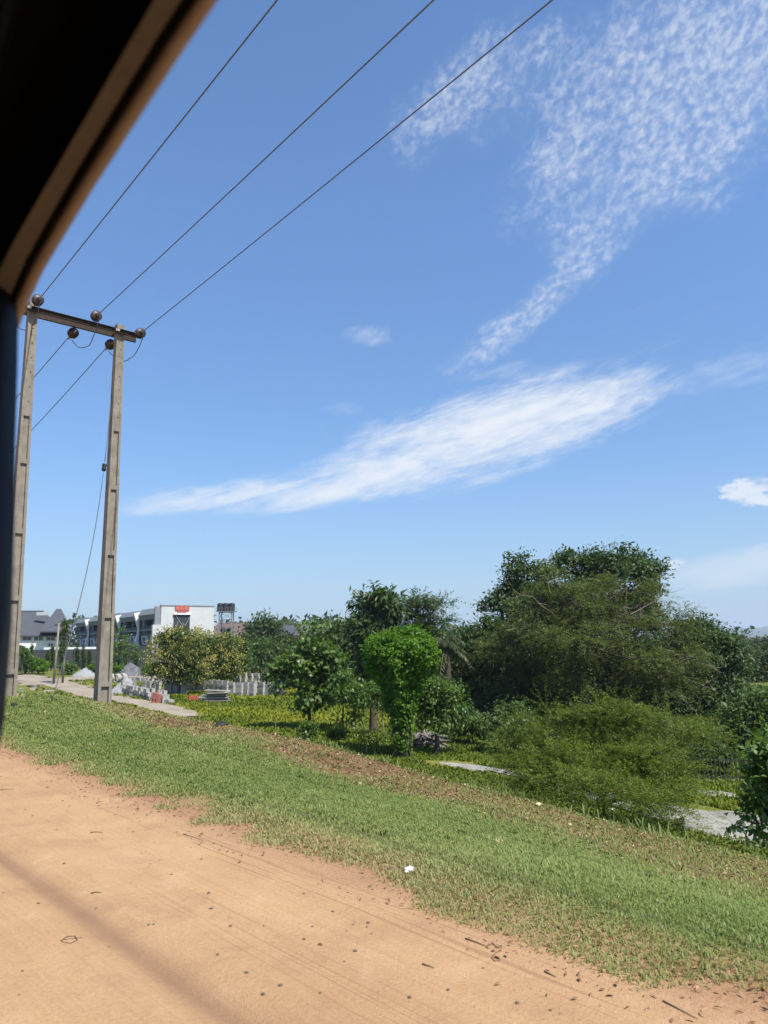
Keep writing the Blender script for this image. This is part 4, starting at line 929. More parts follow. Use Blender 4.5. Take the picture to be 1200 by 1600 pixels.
# ------------------------------------------------------------------ metal fence and wood pile on the low ground
fa, fb = onF(1030, 1219), onF(1215, 1222); ax = (fb-fa)*np.array([1, 1, 0]); Lf = np.linalg.norm(ax); ax /= Lf; ay = np.array([-ax[1], ax[0], 0])
fe = empty('picket_fence', tuple(fa), 'dark metal picket fence on the low ground behind the feathery bush', 'fence'); m_fence = simple('dark_green_metal', (.045, .05, .03), .6, .25, 8, .15)
gzf = lambda d: gz(*(fa+ax*d)[:2])-fa[2]; Hf = .66
for h_ in (.12, Hf-.08):
    mb = MB(); mb.bar(ax*0+Z3*(h_+gzf(0)), ax*Lf+Z3*(h_+gzf(Lf)), .03, .04); mb.build('rail', m_fence, fe)
kk = int(Lf/.115)
for i in range(min(kk, 60)):
    d = i*Lf/kk; mb = MB(); mb.bar(ax*d-ay*.02+Z3*(gzf(d)-.05), ax*d-ay*.02+Z3*(gzf(d)+Hf), .022); mb.build('picket', m_fence, fe)
mb = MB(); mb.box(ax*Lf/2+Z3*(gzf(Lf/2)-.03), (Lf, .14, .16), (ax, ay, Z3)); mb.build('kerb', m_block, fe)
g = onF(657, 1166); m_log = simple('grey_cut_wood', (.17, .145, .125), .95, .35, 6, .5)
for k in range(52):
    row = k//13; c = g+np.array([(-.72+.12*(k % 13)+.06*row)*(1-.14*row)+brng.normal()*.06, brng.normal()*.22, .06+.10*row]); L_ = brng.uniform(.5, .95); a = brng.uniform(-1.4, 1.4); d = np.array([math.sin(a), -math.cos(a), brng.normal()*.25])*L_/2
    o = MB().tube([-d, d*.2+brng.normal(size=3)*.015, d], [.045, .052, .04], 7).build('log', m_log, smooth=False); o.location = Vector(c)
    tag(o, 'cut grey log in the heap between the creeper column and the small pale tree', 'log', 'logs heaped on the low ground')

# ------------------------------------------------------------------ litter, stones and twigs
m_bag = simple('white_plastic_film', (.72, .72, .72), .45, .08, 10, .1)
m_bagk = simple('black_plastic_film', (.022, .022, .024), .6, .2, 10, .1)
m_card = simple('yellowed_card', (.62, .50, .30), .8, .15, 10, .1)
def bag(px, py, size, mat, label, name='plastic_bag', cat='plastic bag'):
    g = onG(px, py); r = np.random.default_rng(int(px)); k, m_ = 10, 7; V = []
    for i in range(m_):
        f = i/(m_-1); ph = f*PI/2
        for j in range(k):
            a = 2*PI*j/k; q = size*(.6+.6*r.random()); V.append((q*math.cos(a)*math.cos(ph)*1.3, q*math.sin(a)*math.cos(ph), size*.75*math.sin(ph)*(.6+.7*r.random())))
    o = npmesh(name, V, [(i*k+j, i*k+(j+1) % k, (i+1)*k+(j+1) % k, (i+1)*k+j) for i in range(m_-1) for j in range(k)], mat); o.location = Vector(g+np.array([0, 0, .005])); o.rotation_euler.z = r.random()*6
    return tag(o, label, cat)
bag(640, 1362, .035, m_bag, 'crumpled white plastic bag at the ragged edge between turf and dirt road')
bag(958, 1266, .05, m_bag, 'white plastic scrap under the right part of the feathery bush')
bag(896, 1253, .04, m_bag, 'white plastic scrap on the litter strip under the middle of the feathery bush')
bag(841, 1259, .035, m_card, 'yellowed scrap of card on the brown leaf strip', 'card_scrap', 'card')
bag(346, 1134, .10, m_bagk, 'black plastic bag on the bank edge left of the large leaved tree')
bag(22, 1103, .07, m_bagk, 'dark scrap in the grass before the left pole', 'plastic_scrap', 'scrap')
m_twig = simple('dry_twig', (.17, .115, .08), .9, .3, 15, .3)
def twig(pix, r, label, name='twig'):
    P = np.array([onG(*p) for p in pix])+np.array([0, 0, r*.8]); o = MB().tube(P-P[0], np.linspace(r*.6, r*.3, len(P)), 6).build(name, m_twig, smooth=True); o.location = Vector(P[0]); return tag(o, label, 'twig', 'twigs on the dirt road')
twig([(141, 1302), (150, 1301), (161, 1302)], .007, 'short straight twig on the upper part of the dirt road')
twig([(0, 1235), (10, 1234), (23, 1234)], .007, 'thin twig on the road at the left edge under the pillar')
twig([(142, 1397), (150, 1395), (158, 1396)], .006, 'short dark twig between the wheel rut and the turf')
twig([(95, 1471), (104, 1465), (117, 1464), (121, 1470), (110, 1475), (98, 1473), (96, 1470), (128, 1466)], .004, 'twig bent into a loop beside the dark wheel rut')
twig([(286, 1304), (300, 1308), (318, 1314)], .005, 'long thin twig lying along the road near the turf')
twig([(298, 1284), (306, 1290), (314, 1289)], .005, 'hooked twig by the ragged turf edge')
twig([(727, 1468), (745, 1474), (762, 1481)], .006, 'straight twig pointing at the curled tendril')
twig([(768, 1474), (776, 1480), (784, 1479), (782, 1486), (774, 1490), (768, 1497), (773, 1503), (781, 1502), (780, 1496), (772, 1497)], .004, 'curled dry tendril on the road', 'tendril')
twig([(660, 1508), (670, 1511), (679, 1514)], .006, 'short straight twig in the open part of the dirt road')
twig([(1036, 1566), (1060, 1578), (1090, 1594)], .005, 'long thin twig near the bottom right corner')
twig([(851, 1520), (860, 1524), (869, 1528)], .006, 'stubby twig right of the curled tendril')
twig([(610, 1372), (616, 1362), (622, 1350)], .006, 'pale twig sticking out of the turf edge next to the white bag')
m_stone = simple('dark_pebble', (.12, .095, .08), .8, .4, 30, .3)
pb = MB().lathe([(.2, -.5), (.75, -.35), (1, 0), (.8, .4), (.25, .6)], 7).build('pebble', m_stone); COL.objects.unlink(pb)
prng = np.random.default_rng(3)
for px, py in ((205, 1380), (340, 1492), (232, 1446), (30, 1555), (280, 1612), (575, 1443), (268, 1367), (326, 1396), (555, 1487), (475, 1468), (538, 1503), (411, 1554), (361, 1447), (170, 1480), (60, 1412), (438, 1540), (360, 1448), (412, 1447), (100, 1350), (60, 1190), (228, 1331), (700, 1548), (640, 1560), (520, 1425), (330, 1420), (150, 1420), (35, 1518), (5, 1395), (98, 1252), (208, 1300), (315, 1343), (385, 1520), (860, 1580), (955, 1556), (808, 1568), (488, 1449), (240, 1445), (500, 1553)):
    b = pb.copy(); COL.objects.link(b); sz = prng.uniform(.004, .011); b.location = Vector(onG(px, min(py, 1640))+np.array([0, 0, sz*.3])); b.scale = (sz*prng.uniform(.8, 1.5), sz, sz*.7); b.rotation_euler.z = prng.random()*6
    tag(b, 'small dark pebble lying on the bare dirt road', 'pebble', 'pebbles on the dirt road')
# ------------------------------------------------------------------ trees, shrubs
G_dark = leafmat('dark_glossy_leaves', [(0, (.030, .052, .018)), (.5, (.052, .090, .026)), (1, (.085, .135, .038))], .5, .3, .25)
G_mid = leafmat('mid_green_leaves', [(0, (.036, .062, .018)), (.5, (.066, .110, .028)), (1, (.115, .165, .042))], .5, .3, .28)
G_big = leafmat('large_bright_leaves', [(0, (.045, .085, .018)), (.5, (.085, .15, .030)), (1, (.155, .22, .06))], .42, .36, .34)
G_vine = leafmat('creeper_leaves', [(0, (.045, .105, .010)), (.5, (.085, .18, .015)), (1, (.14, .25, .025))], .5, .25, .42)
G_mango = leafmat('mango_leaves', [(0, (.032, .058, .016)), (.5, (.066, .105, .024)), (1, (.12, .15, .035))], .4, .4, .25)
G_flow = leafmat('yellow_flower_heads', [(0, (.23, .215, .045)), (.5, (.34, .31, .075)), (1, (.46, .41, .14))], .7, .2, .25, (1.1, 1.1, .8))
G_feath = leafmat('grey_green_fine_leaves', [(0, (.055, .072, .024)), (.5, (.098, .125, .038)), (1, (.18, .20, .07))], .55, .25, .30)
G_bush = leafmat('olive_fine_leaves', [(0, (.058, .088, .012)), (.5, (.100, .140, .017)), (1, (.17, .20, .03))], .5, .3, .32)
G_palm = leafmat('palm_leaflets', [(0, (.035, .055, .018)), (.6, (.07, .095, .03)), (1, (.15, .15, .07))], .42, .4, .25)
G_con = leafmat('conifer_scales', [(0, (.022, .05, .014)), (.5, (.05, .095, .02)), (1, (.09, .14, .028))], .6, .2, .15)
G_far = leafmat('distant_leaves', [(0, (.028, .048, .016)), (.5, (.05, .078, .024)), (1, (.09, .115, .035))], .6, .2, .2)
G_dry = simple('dry_grey_twigs', (.24, .185, .145), .95, .25, 10, .2)

def bare(root, pts, r, rng, name='bare_branch', mat=None, b=None):
    for p, q in pts:
        mb = MB()
        P = wiggle(p, q, 7, .35, rng, .05); mb.tube(P-b, np.linspace(r, r*.3, 7), 5, False)
        for _ in range(4):
            k = int(rng.integers(2, 6)); d = unit((P[k]-P[k-1])+rng.normal(size=3)*np.linalg.norm(P[k]-P[k-1])*.9); e = P[k]+d*np.linalg.norm(q-p)*rng.uniform(.15, .4)
            mb.tube(wiggle(P[k], e, 5, .3, rng)-b, np.linspace(r*.45, r*.15, 5), 4, False)
        mb.build(name, mat or G_dry, root, True)

# --- the big group on the right
Y = 46
plant('tall_tree', 'tallest dark tree whose glossy crown rises behind the feathery grey green one', 'tree', at(905, Y),
      px_lobes(Y, [(880, 886, 24, 18), (912, 884, 24, 20), (945, 880, 26, 20), (978, 874, 26, 18), (1008, 880, 22, 18), (1022, 895, 16, 14), (960, 905, 70, 26), (816, 888, 26, 18), (838, 902, 20, 18), (800, 908, 18, 16), (786, 934, 26, 18), (766, 950, 16, 12), (812, 935, 36, 26), (905, 945, 100, 40), (1000, 940, 36, 34), (830, 965, 56, 44), (865, 1010, 95, 60), (970, 1010, 110, 60), (815, 1050, 70, 55), (950, 1060, 130, 50)]),
      G_dark, 'broad', 2500, 34, .30, .22, (D(905, 960, Y), .42, .16), m_bark, seed=1, asp=.55, inner=.25)
Y = 40
rt = plant('feathery_tree', 'wide grey green feathery acacia like tree with bare twigs in front of the tallest tree', 'tree', at(905, Y),
      px_lobes(Y, [(868, 915, 32, 32, 1), (845, 945, 34, 30, .5), (905, 945, 50, 34, 0), (955, 935, 50, 30, 1), (835, 985, 56, 40, 0), (1022, 940, 30, 26, 1), (1046, 965, 30, 26, .5), (1066, 990, 28, 28, 0), (1010, 985, 60, 38, 0), (905, 1005, 90, 38, -1), (980, 1040, 80, 34, -1.5), (1060, 1030, 60, 34, -.5), (1020, 1075, 60, 24, -1), (800, 1030, 52, 48, 1), (865, 1060, 60, 34, 0), (770, 1000, 34, 36, 2), (740, 1025, 30, 40, 3)]),
      G_feath, 'spray', 5300, 26, 1.05, .125, (D(915, 1015, Y), .36, .15), m_bark, seed=2, asp=.40, inner=.16, droop=.55, lift=.2, sub=8, tuft=.8, ntw=10, nend=14)
brg = np.random.default_rng(77); b = np.array(rt.location)
bare(rt, [(D(1030, 1035, 39), D(1128, 1052, 37.5)), (D(1030, 1040, 39), D(1120, 1080, 37.5)), (D(1015, 1050, 39), D(1085, 1110, 37.5)), (D(1035, 1015, 39), D(1110, 1030, 38)), (D(860, 950, 40), D(800, 920, 38)), (D(890, 930, 40), D(842, 900, 38)), (D(985, 960, 39), D(1050, 920, 38.4)), (D(850, 990, 40), D(790, 985, 38))], .026, brg, b=b)
Y = 44
plant('dark_tree', 'dense dark broad leaved tree to the right of the feathery tree', 'tree', at(1110, Y),
      px_lobes(Y, [(1090, 1000, 38, 30), (1118, 1018, 36, 36), (1085, 1045, 55, 45), (1140, 1050, 34, 42), (1120, 1085, 50, 40), (1070, 1095, 60, 40), (1105, 990, 22, 18)]), G_dark, 'broad', 900, 30, .34, .22, (D(1105, 1040, Y), .3, .12), m_bark, seed=3, asp=.5)
Y = 43
plant('dark_tree', 'dense shaded tree filling the gap between the palm and the feathery tree', 'tree', at(750, Y),
      px_lobes(Y, [(735, 1020, 40, 36), (765, 1000, 34, 30), (725, 1065, 45, 42), (775, 1060, 55, 50), (810, 1085, 50, 34), (745, 1100, 60, 30)]), G_dark, 'broad', 900, 30, .34, .22, (D(750, 1050, Y), .28, .1), m_bark, seed=4, asp=.5)
Y = 50
plant('dark_tree', 'dark thicket tree standing behind the trunks of the big tree group', 'tree', at(900, Y),
      px_lobes(Y, [(880, 1080, 90, 40), (980, 1085, 100, 36), (1060, 1090, 60, 40), (800, 1095, 60, 30)]), G_dark, 'broad', 800, 30, .5, .26, (D(900, 1060, Y), .3, .12), m_bark, seed=5, asp=.5)
# --- the middle
Y = 46
plant('upright_tree', 'narrow upright tree with drooping leaves behind the creeper column', 'tree', at(588, Y),
      px_lobes(Y, [(598, 942, 18, 16), (578, 955, 22, 20), (602, 965, 26, 22), (572, 985, 22, 22), (600, 1000, 32, 26), (580, 1030, 32, 32), (610, 1050, 30, 30)]), G_dark, 'broad', 330, 20, .34, .46, (D(590, 985, Y), .2, .07), m_bark, seed=6, asp=.32, droop=.75, inner=.35)
Y = 48
plant('spreading_tree', 'spreading tree with flat layered feathery branches left of the palm', 'tree', at(655, Y),
      px_lobes(Y, [(655, 955, 30, 17), (640, 975, 34, 16), (680, 950, 26, 8), (685, 968, 26, 8), (655, 938, 14, 8), (622, 965, 14, 12), (650, 995, 40, 24)]), G_mid, 'spray', 620, 22, 1.1, .20, (D(652, 985, Y), .2, .09), m_bark, seed=7, asp=.42, droop=.3, lift=.25, inner=.2)
Y = 52
for i, (x, ls, lb) in enumerate(((535, [(520, 1010, 34, 30), (545, 1000, 30, 26), (530, 1045, 42, 36), (560, 1035, 30, 40), (512, 1060, 30, 30)], 'rounded bushy tree between the large leaved tree and the narrow upright tree'), (640, [(625, 1030, 40, 30), (665, 1030, 36, 34), (640, 1070, 60, 34), (690, 1080, 40, 30)], 'dark bushy tree hidden behind the creeper column'), (575, [(560, 1075, 40, 26), (600, 1080, 40, 28)], 'low dark tree with foliage down to the shaded grass behind the saplings'))):
    plant('bushy_tree', lb, 'tree', at(x, Y), px_lobes(Y, ls), G_mid if i == 0 else G_dark, 'broad', 420, 24, .45, .32, (D(x, 1050, Y), .25, .1), m_bark, seed=10+i, asp=.5)
# palm
Y = 41; pb_ = at(696, Y); pr = empty('palm_tree', tuple(pb_), 'palm tree with a tuft of drooping fronds behind the creeper column', 'palm')
top = D(697, 1008, Y); prg = np.random.default_rng(8); V, F, vv = [], [], []; off = 0; rb = MB()
for k in range(34):
    a = prg.uniform(0, 2*PI); el = prg.uniform(-.5, 1.2); ln = prg.uniform(1.2, 1.75); d0 = np.array([math.cos(a)*math.cos(el), math.sin(a)*math.cos(el), math.sin(el)]); tt = np.linspace(0, 1, 14)
    P = top+d0*ln*tt[:, None]+np.array([0, 0, -1.])*(ln*.75*tt**2)[:, None]; rb.tube(P[::2]-pb_, np.linspace(.022, .006, 7), 4, False)
    T = unit(np.gradient(P, axis=0)); S = unit(np.cross(T, np.array([0, 0, 1.])+.01)); 
    for sg in (-1, 1):
        Q = np.repeat(P[1:], 3, 0)+prg.normal(size=(39, 3))*.02; Dr = unit(np.repeat(S[1:], 3, 0)*sg*.8+np.repeat(T[1:], 3, 0)*.6+np.array([0, 0, -.45])+prg.normal(size=(39, 3))*.12); Ls = np.full(39, .42)*np.repeat(np.sin(tt[1:]*2.6+.3), 3)
        v_, f_ = leaf_quads(Q-pb_, Dr, np.tile(np.array([0, 0, 1.]), (39, 1)), Ls, np.full(39, .05), .1); V.append(v_); F.append(f_+off); off += len(v_); vv.append(np.repeat(np.clip(prg.random(39)*.5+(.5 if el < -.1 else .1), 0, 1), 4))
npmesh('crown', np.concatenate(V), np.concatenate(F), G_palm, pr, v=np.concatenate(vv)); rb.build('frond_midrib', m_barkp, pr)
MB().tube(wiggle(pb_-Z3*.2, top, 8, .05, prg)-pb_, np.linspace(.2, .15, 8)+.015*prg.random(8), 10).build('trunk', m_bark, pr, True)
# large leaved tree in the field
Y = float(onF(487, 1139)[1])
plant('large_leaved_tree', 'round young tree with big shiny leaves standing alone in the yellow green field', 'tree', at(487, Y),
      px_lobes(Y, [(487, 985, 9, 14), (470, 990, 9, 12), (487, 1010, 22, 18), (505, 1012, 14, 14), (468, 1030, 26, 24), (505, 1035, 28, 26), (450, 1060, 26, 26), (490, 1060, 40, 30), (522, 1055, 20, 26), (440, 1075, 18, 14), (475, 1085, 36, 18), (510, 1085, 26, 18), (478, 1106, 18, 9), (525, 1078, 18, 18)]),
      G_big, 'broad', 260, 15, .20, .24, (D(487, 1040, Y), .085, .035), m_bark, seed=20, asp=.62, droop=.45, inner=.3)
# creeper column and the small trees round it
Y = float(onF(627, 1183)[1]); b0 = at(627, Y); cc = empty('creeper_column', tuple(b0), 'mushroom shaped column of bright green creeper smothering a dead tree', 'creeper'); crg = np.random.default_rng(21)
lobes = px_lobes(Y, [(628, 1024, 50, 35), (588, 1004, 10, 9), (664, 1000, 11, 8), (641, 987, 15, 7), (583, 1040, 8, 10), (672, 1036, 8, 12), (650, 1075, 7, 9), (608, 1096, 6, 10), (602, 1026, 24, 28), (655, 1026, 24, 28), (629, 1056, 34, 20), (626, 1080, 23, 16), (628, 1102, 17, 14), (636, 1128, 9, 20), (625, 1130, 9, 22), (629, 1152, 10, 14), (623, 1112, 13, 14), (628, 1170, 8, 9)])
V, F, v, C = broad_crown(lobes, 1900, 18, .075, .085, crg, asp=.85, inner=.12, droop=.7, up=.05, sub=0); npmesh('foliage', V-b0, F, G_vine, cc, v=v)
mb = MB(); P = wiggle(b0-Z3*.2, D(628, 1030, Y), 8, .1, crg); mb.tube(P-b0, np.linspace(.19, .1, 8), 10)
for e in ((605, 1020), (655, 1020), (640, 1005)): mb.tube(wiggle(P[5], D(*e, Y), 5, .2, crg)-b0, np.linspace(.08, .03, 5), 6)
for e in ((620, 1170), (634, 1165), (640, 1150), (616, 1140)): q0 = D(e[0], 1183, Y-.15); mb.tube(wiggle(q0, D(e[0]+2, e[1]-60, Y-.1), 8, .15, crg)-b0, .016, 5)
mb.build('trunk', m_bark, cc, True)
Y = float(onF(681, 1178)[1])
plant('small_tree', 'small pale leaved tree right of the creeper column above the log heap', 'tree', at(681, Y),
      px_lobes(Y, [(672, 1078, 24, 16), (690, 1088, 28, 20), (668, 1105, 24, 20), (705, 1110, 26, 20), (685, 1128, 32, 16), (715, 1128, 16, 12), (655, 1092, 14, 16)]), G_big, 'broad', 250, 17, .17, .135, (D(682, 1110, Y), .10, .035), m_bark, seed=22, asp=.55, droop=.5, inner=.3)
Y = float(onF(534, 1146)[1])
plant('sapling', 'thin sapling with a sparse leafy top right of the large leaved tree', 'sapling', at(534, Y), px_lobes(Y, [(535, 1060, 14, 12), (545, 1075, 16, 14), (530, 1085, 14, 12), (536, 1128, 7, 9)]), G_big, 'broad', 70, 12, .16, .17, (D(534, 1075, Y), .035, .015), m_bark, seed=23, asp=.5, ntw=3)
plant('sapling', 'leafy sapling between the thin sapling and the dark stump', 'sapling', at(556, Y-.5), px_lobes(Y-.5, [(552, 1092, 13, 16), (562, 1105, 13, 14), (555, 1128, 9, 12), (567, 1085, 12, 12)]), G_big, 'broad', 85, 12, .16, .17, (D(556, 1090, Y-.5), .035, .015), m_bark, seed=24, asp=.5, ntw=3)
plant('sapling', 'slim sapling with a pale bare stem beside the creeper column', 'sapling', at(597, Y-2.5), px_lobes(Y-2.5, [(590, 1075, 13, 14), (600, 1092, 13, 14), (586, 1100, 10, 12)]), G_big, 'broad', 70, 12, .15, .15, (D(596, 1085, Y-2.5), .03, .014), m_barkp, seed=25, asp=.5, ntw=3)
b0 = at(582, Y); st_ = empty('tree_stump', tuple(b0), 'tall dark dead stump behind the slim pale sapling', 'stump'); P = wiggle(b0-Z3*.2, D(581, 1092, Y), 7, .06, crg); MB().tube(P-b0, [.24, .19, .16, .15, .14, .13, .09], 9).tube(wiggle(P[4], D(590, 1080, Y), 5, .1, crg)-b0, np.linspace(.09, .04, 5), 6).build('trunk', m_bark, st_, True)
def shrub(px, py0, py1, wpx, Y, label, mat, seed, L=.09, n_=90, group=None, name='shrub', cat='shrub', per=16):
    c = (py0+py1)/2; h = (py1-py0)/2; r = np.random.default_rng(seed)
    ls = [(px+r.uniform(-.25, .25)*wpx, c+r.uniform(-.2, .35)*h, wpx*.36, h*.75) for _ in range(3)]+[(px, c+.45*h, wpx*.5, h*.6)]
    return plant(name, label, cat, at(px, Y), px_lobes(Y, ls), mat, 'broad', n_, per, wpx/2*Y/1200*.22, L, (D(px, c, Y), .02*Y/15, .01*Y/15), m_bark, group, seed=seed, asp=.5, part='foliage', tpart='stem', ntw=2, nend=4)
shrub(478, 1128, 1152, 36, 27.5, 'small leafy weed clump at the foot of the large leaved tree', G_big, 31, .12, 50)
shrub(530, 1136, 1152, 30, 26.5, 'yellow green weed clump in front of the thin sapling', G_bush, 32, .12, 50)
shrub(572, 1144, 1160, 50, 25, 'broad low weed clump in the shade in front of the dark stump', G_bush, 33, .10, 60)
shrub(800, 1090, 1150, 70, 27, 'shaded shrub left of the feathery bush beneath the big tree', G_mid, 34, .14, 160)
shrub(735, 1110, 1150, 60, 29, 'low dark shrub under the dense tree right of the small pale tree', G_mid, 35, .14, 140)
# feathery olive bush in front, right
Y = 16.6
fb_ = plant('feathery_bush', 'big sprawling olive green bush with tiny feathery leaves on the bank edge', 'bush', at(935, Y),
      px_lobes(Y, [(850, 1150, 62, 34, .3), (905, 1148, 60, 34, .5), (960, 1140, 64, 36, .4), (1010, 1150, 58, 34, .3), (1065, 1165, 46, 30, .2), (1098, 1158, 36, 18, .3), (820, 1180, 40, 26, .2), (870, 1195, 70, 38, -.4), (940, 1200, 78, 44, -.5), (1005, 1210, 70, 44, -.6), (1035, 1222, 38, 36, -.7), (985, 1248, 60, 24, -1.3), (905, 1225, 60, 28, -.9), (800, 1160, 26, 14, .6), (1022, 1255, 28, 18, -1.4), (868, 1222, 50, 24, -1.5), (930, 1243, 60, 26, -2.2), (1000, 1262, 58, 24, -2.6), (1050, 1272, 28, 18, -2.6), (1064, 1255, 28, 24, -2.2), (812, 1203, 40, 24, -.8), (845, 1222, 36, 20, -1.5)]),
      G_bush, 'spray', 4900, 26, .50, .058, (D(935, 1215, Y), .05, .022), m_bark, seed=40, asp=.40, inner=.18, droop=.42, lift=.38, sub=13, tuft=.8, part='foliage', tpart='stem', ntw=12, nend=15)
rs = np.random.default_rng(41)   # long shoots that break the outline
V, F, v, C = spray_crown(px_lobes(Y, [(865, 1118, 26, 9), (950, 1103, 40, 8), (1025, 1118, 34, 9), (905, 1112, 30, 8), (790, 1150, 22, 8), (1110, 1148, 22, 10), (985, 1100, 14, 6)]), 150, 30, .8, .05, rs, inner=.3, lift=.5, droop=.3, asp=.4)
npmesh('long_shoot', V-np.array(fb_.location), F, G_bush, fb_, v=v)
# glossy shrub at the right edge, very near
Y = 7.6
plant('glossy_shrub', 'dark shrub with large glossy oval leaves at the right edge of the bank', 'shrub', at(1190, Y),
      px_lobes(Y, [(1202, 1175, 34, 26), (1220, 1195, 46, 38), (1200, 1222, 30, 34), (1228, 1245, 46, 45), (1204, 1272, 28, 36), (1190, 1294, 24, 18), (1228, 1150, 34, 28)]), G_big, 'broad', 235, 10, .085, .085, (D(1205, 1230, Y), .028, .012), m_bark, seed=50, asp=.58, droop=.3, inner=.4, part='foliage', tpart='stem', ntw=8)
Y = 8.5; Vv = []; rg2 = np.random.default_rng(51)
b0 = onG(1150, 1308); sh = empty('drooping_shoot', tuple(b0), 'single drooping shoot with a row of dark leaves left of the glossy shrub', 'plant')
P = wiggle(D(1178, 1268, Y), D(1138, 1296, Y), 7, .05, rg2); MB().tube(np.concatenate([[b0+np.array([.25, 0, 0])], P[:1], P])[0:]-b0, .005, 5).build('stem', m_bark, sh, True)
Q = np.repeat(P, 3, 0)+rg2.normal(size=(21, 3))*.008; V, F = leaf_quads(Q-b0, unit(rg2.normal(size=(21, 3))*.5+np.array([0, 0, -1.])), np.tile(np.array([0, -1., .2]), (21, 1)), np.full(21, .085), np.full(21, .05)); npmesh('leaf', V, F, G_dark, sh, v=np.repeat(rg2.random(21), 4))
Y = 29
plant('leafy_bush', 'pale leaved bush behind the glossy shrub on the right', 'bush', at(1175, Y), px_lobes(Y, [(1165, 1105, 30, 20), (1200, 1100, 34, 22), (1150, 1130, 30, 26), (1195, 1135, 44, 30), (1165, 1160, 44, 24), (1215, 1165, 40, 34)]), G_mid, 'broad', 380, 20, .24, .17, (D(1180, 1130, Y), .08, .03), m_bark, seed=52, asp=.5, part='foliage', tpart='stem')
shrub(1120, 1150, 1195, 60, 24, 'brownish shaded shrub behind the right end of the feathery bush', G_mid, 53, .13, 150)
shrub(1072, 1216, 1232, 34, 20.5, 'bright low weed clump left of the picket fence', G_bush, 54, .10, 60)
for i, (px, py, wd) in enumerate(((735, 1228, 24), (872, 1250, 30), (930, 1262, 34), (1005, 1270, 36), (1060, 1292, 34), (800, 1232, 28), (690, 1210, 22))):
    g = onG(px, py); Yb = g[1]+.1
    shrub(px+7*(i % 3)-7, py-9-5*(i % 3), py+2, wd*(.5+.22*(i % 4)), Yb, ['weed tuft on the bank edge below the small pale tree', 'weed tuft at the left foot of the feathery bush', 'weed tuft under the middle of the feathery bush', 'weed tuft under the right half of the feathery bush', 'weed tuft at the right foot of the feathery bush', 'weed tuft between the garden path and the feathery bush', 'small weed tuft on the bank right of the creeper column'][i], G_bush, 60+i, .045, 26, 'weed tufts along the bank', 'weed_tuft', 'weed', 12)
# --- left: flowering mango trees of the yard
def mango(name, label, px, Y, ls, seed):
    r = plant(name, label, 'tree', at(px, Y), px_lobes(Y, ls), G_mango, 'broad', 420, 22, .26, .26, (D(px, 1050, Y), .14, .06), m_bark, 'flowering mango trees', seed=seed, asp=.34, inner=.3, droop=.4)
    rg = np.random.default_rng(seed); C, O = lobe_points(px_lobes(Y, ls), 230, rg, 0., .35, 0); C += O*.28
    V, F, v = [], [], []; k = 26; P = np.repeat(C, k, 0)+rg.normal(size=(230*k, 3))*np.array([.15, .15, .15]); Dr = unit(rg.normal(size=P.shape)+np.array([0, 0, .6])); Nn = unit(rg.normal(size=P.shape)); Ls = rg.uniform(.10, .17, len(P)); V, F = leaf_quads(P, Dr, Nn, Ls, Ls*.6)
    npmesh('flower_panicles', V-np.array(r.location), F, G_flow, r, v=np.repeat(rg.random(len(P)), 4))
YM = float(onF(288, 1086)[1]); YM2 = float(onF(312, 1080)[1])
mango('flowering_tree', 'left flowering tree with pale yellow heads over the block stacks', 284, YM, [(265, 1010, 26, 18), (290, 1005, 24, 16), (255, 1032, 24, 20), (285, 1030, 34, 22), (262, 1052, 28, 12), (295, 1052, 26, 13), (278, 996, 10, 8)], 90)
mango('flowering_tree', 'right flowering tree with pale yellow heads over the spaced block stacks', 313, YM2, [(320, 1012, 28, 18), (345, 1018, 24, 18), (335, 1037, 34, 20), (358, 1040, 14, 18), (312, 1050, 24, 14), (345, 1054, 22, 11), (306, 1002, 14, 10)], 91)
Y = 66
plant('green_bush', 'plain green bush standing behind the right flowering tree', 'bush', at(365, Y), px_lobes(Y, [(360, 1008, 20, 14), (378, 1025, 16, 20), (365, 1040, 22, 16), (345, 1005, 14, 10)]), G_mid, 'broad', 260, 20, .4, .26, (D(365, 1025, Y), .1, .05), m_bark, seed=92)
Y = 112
plant('dark_tree', 'tall dark tree with a pale trunk in front of the brown roofed house', 'tree', at(411, Y), px_lobes(Y, [(413, 975, 9, 12), (400, 990, 12, 14), (425, 985, 10, 12), (408, 1005, 20, 16), (430, 1003, 12, 14), (396, 1012, 14, 14)]), G_dark, 'broad', 300, 20, .75, .5, (D(415, 985, Y), .30, .12), m_barkp, seed=93)
for i, (x, Yb, ls, lb) in enumerate(((395, 84, [(385, 1022, 16, 14), (405, 1018, 18, 16), (425, 1022, 16, 14), (400, 1034, 30, 10)], 'wide green bush behind the far block stacks'), (445, 92, [(440, 1006, 14, 6), (462, 1014, 18, 10), (430, 1016, 14, 8), (455, 1030, 22, 12), (478, 1006, 14, 8)], 'green tree in front of the far roofs left of the large leaved tree'), (505, 100, [(496, 1008, 14, 7), (520, 1010, 18, 10), (540, 1004, 14, 10), (510, 1024, 24, 10)], 'far tree under the olive grey roof'), (430, 62, [(428, 1056, 14, 8), (445, 1050, 18, 12), (455, 1060, 18, 10)], 'low bush at the right end of the far block stacks'), (565, 95, [(555, 1005, 24, 14), (590, 1000, 26, 16), (575, 1020, 34, 14)], 'far tree behind the narrow upright tree'), (480, 84, [(470, 1040, 24, 14), (500, 1042, 26, 14), (530, 1040, 20, 14)], 'hedge like bush behind the large leaved tree'))):
    plant('far_bush' if i in (0, 3, 5) else 'far_tree', lb, 'bush' if i in (0, 3, 5) else 'tree', at(x, Yb), px_lobes(Yb, ls), G_mid if i % 2 == 0 else G_far, 'broad', 300, 18, .55*Yb/90, .38*Yb/90, (D(x, ls[0][1]+10, Yb), .2, .08), m_bark, seed=110+i, ntw=0)
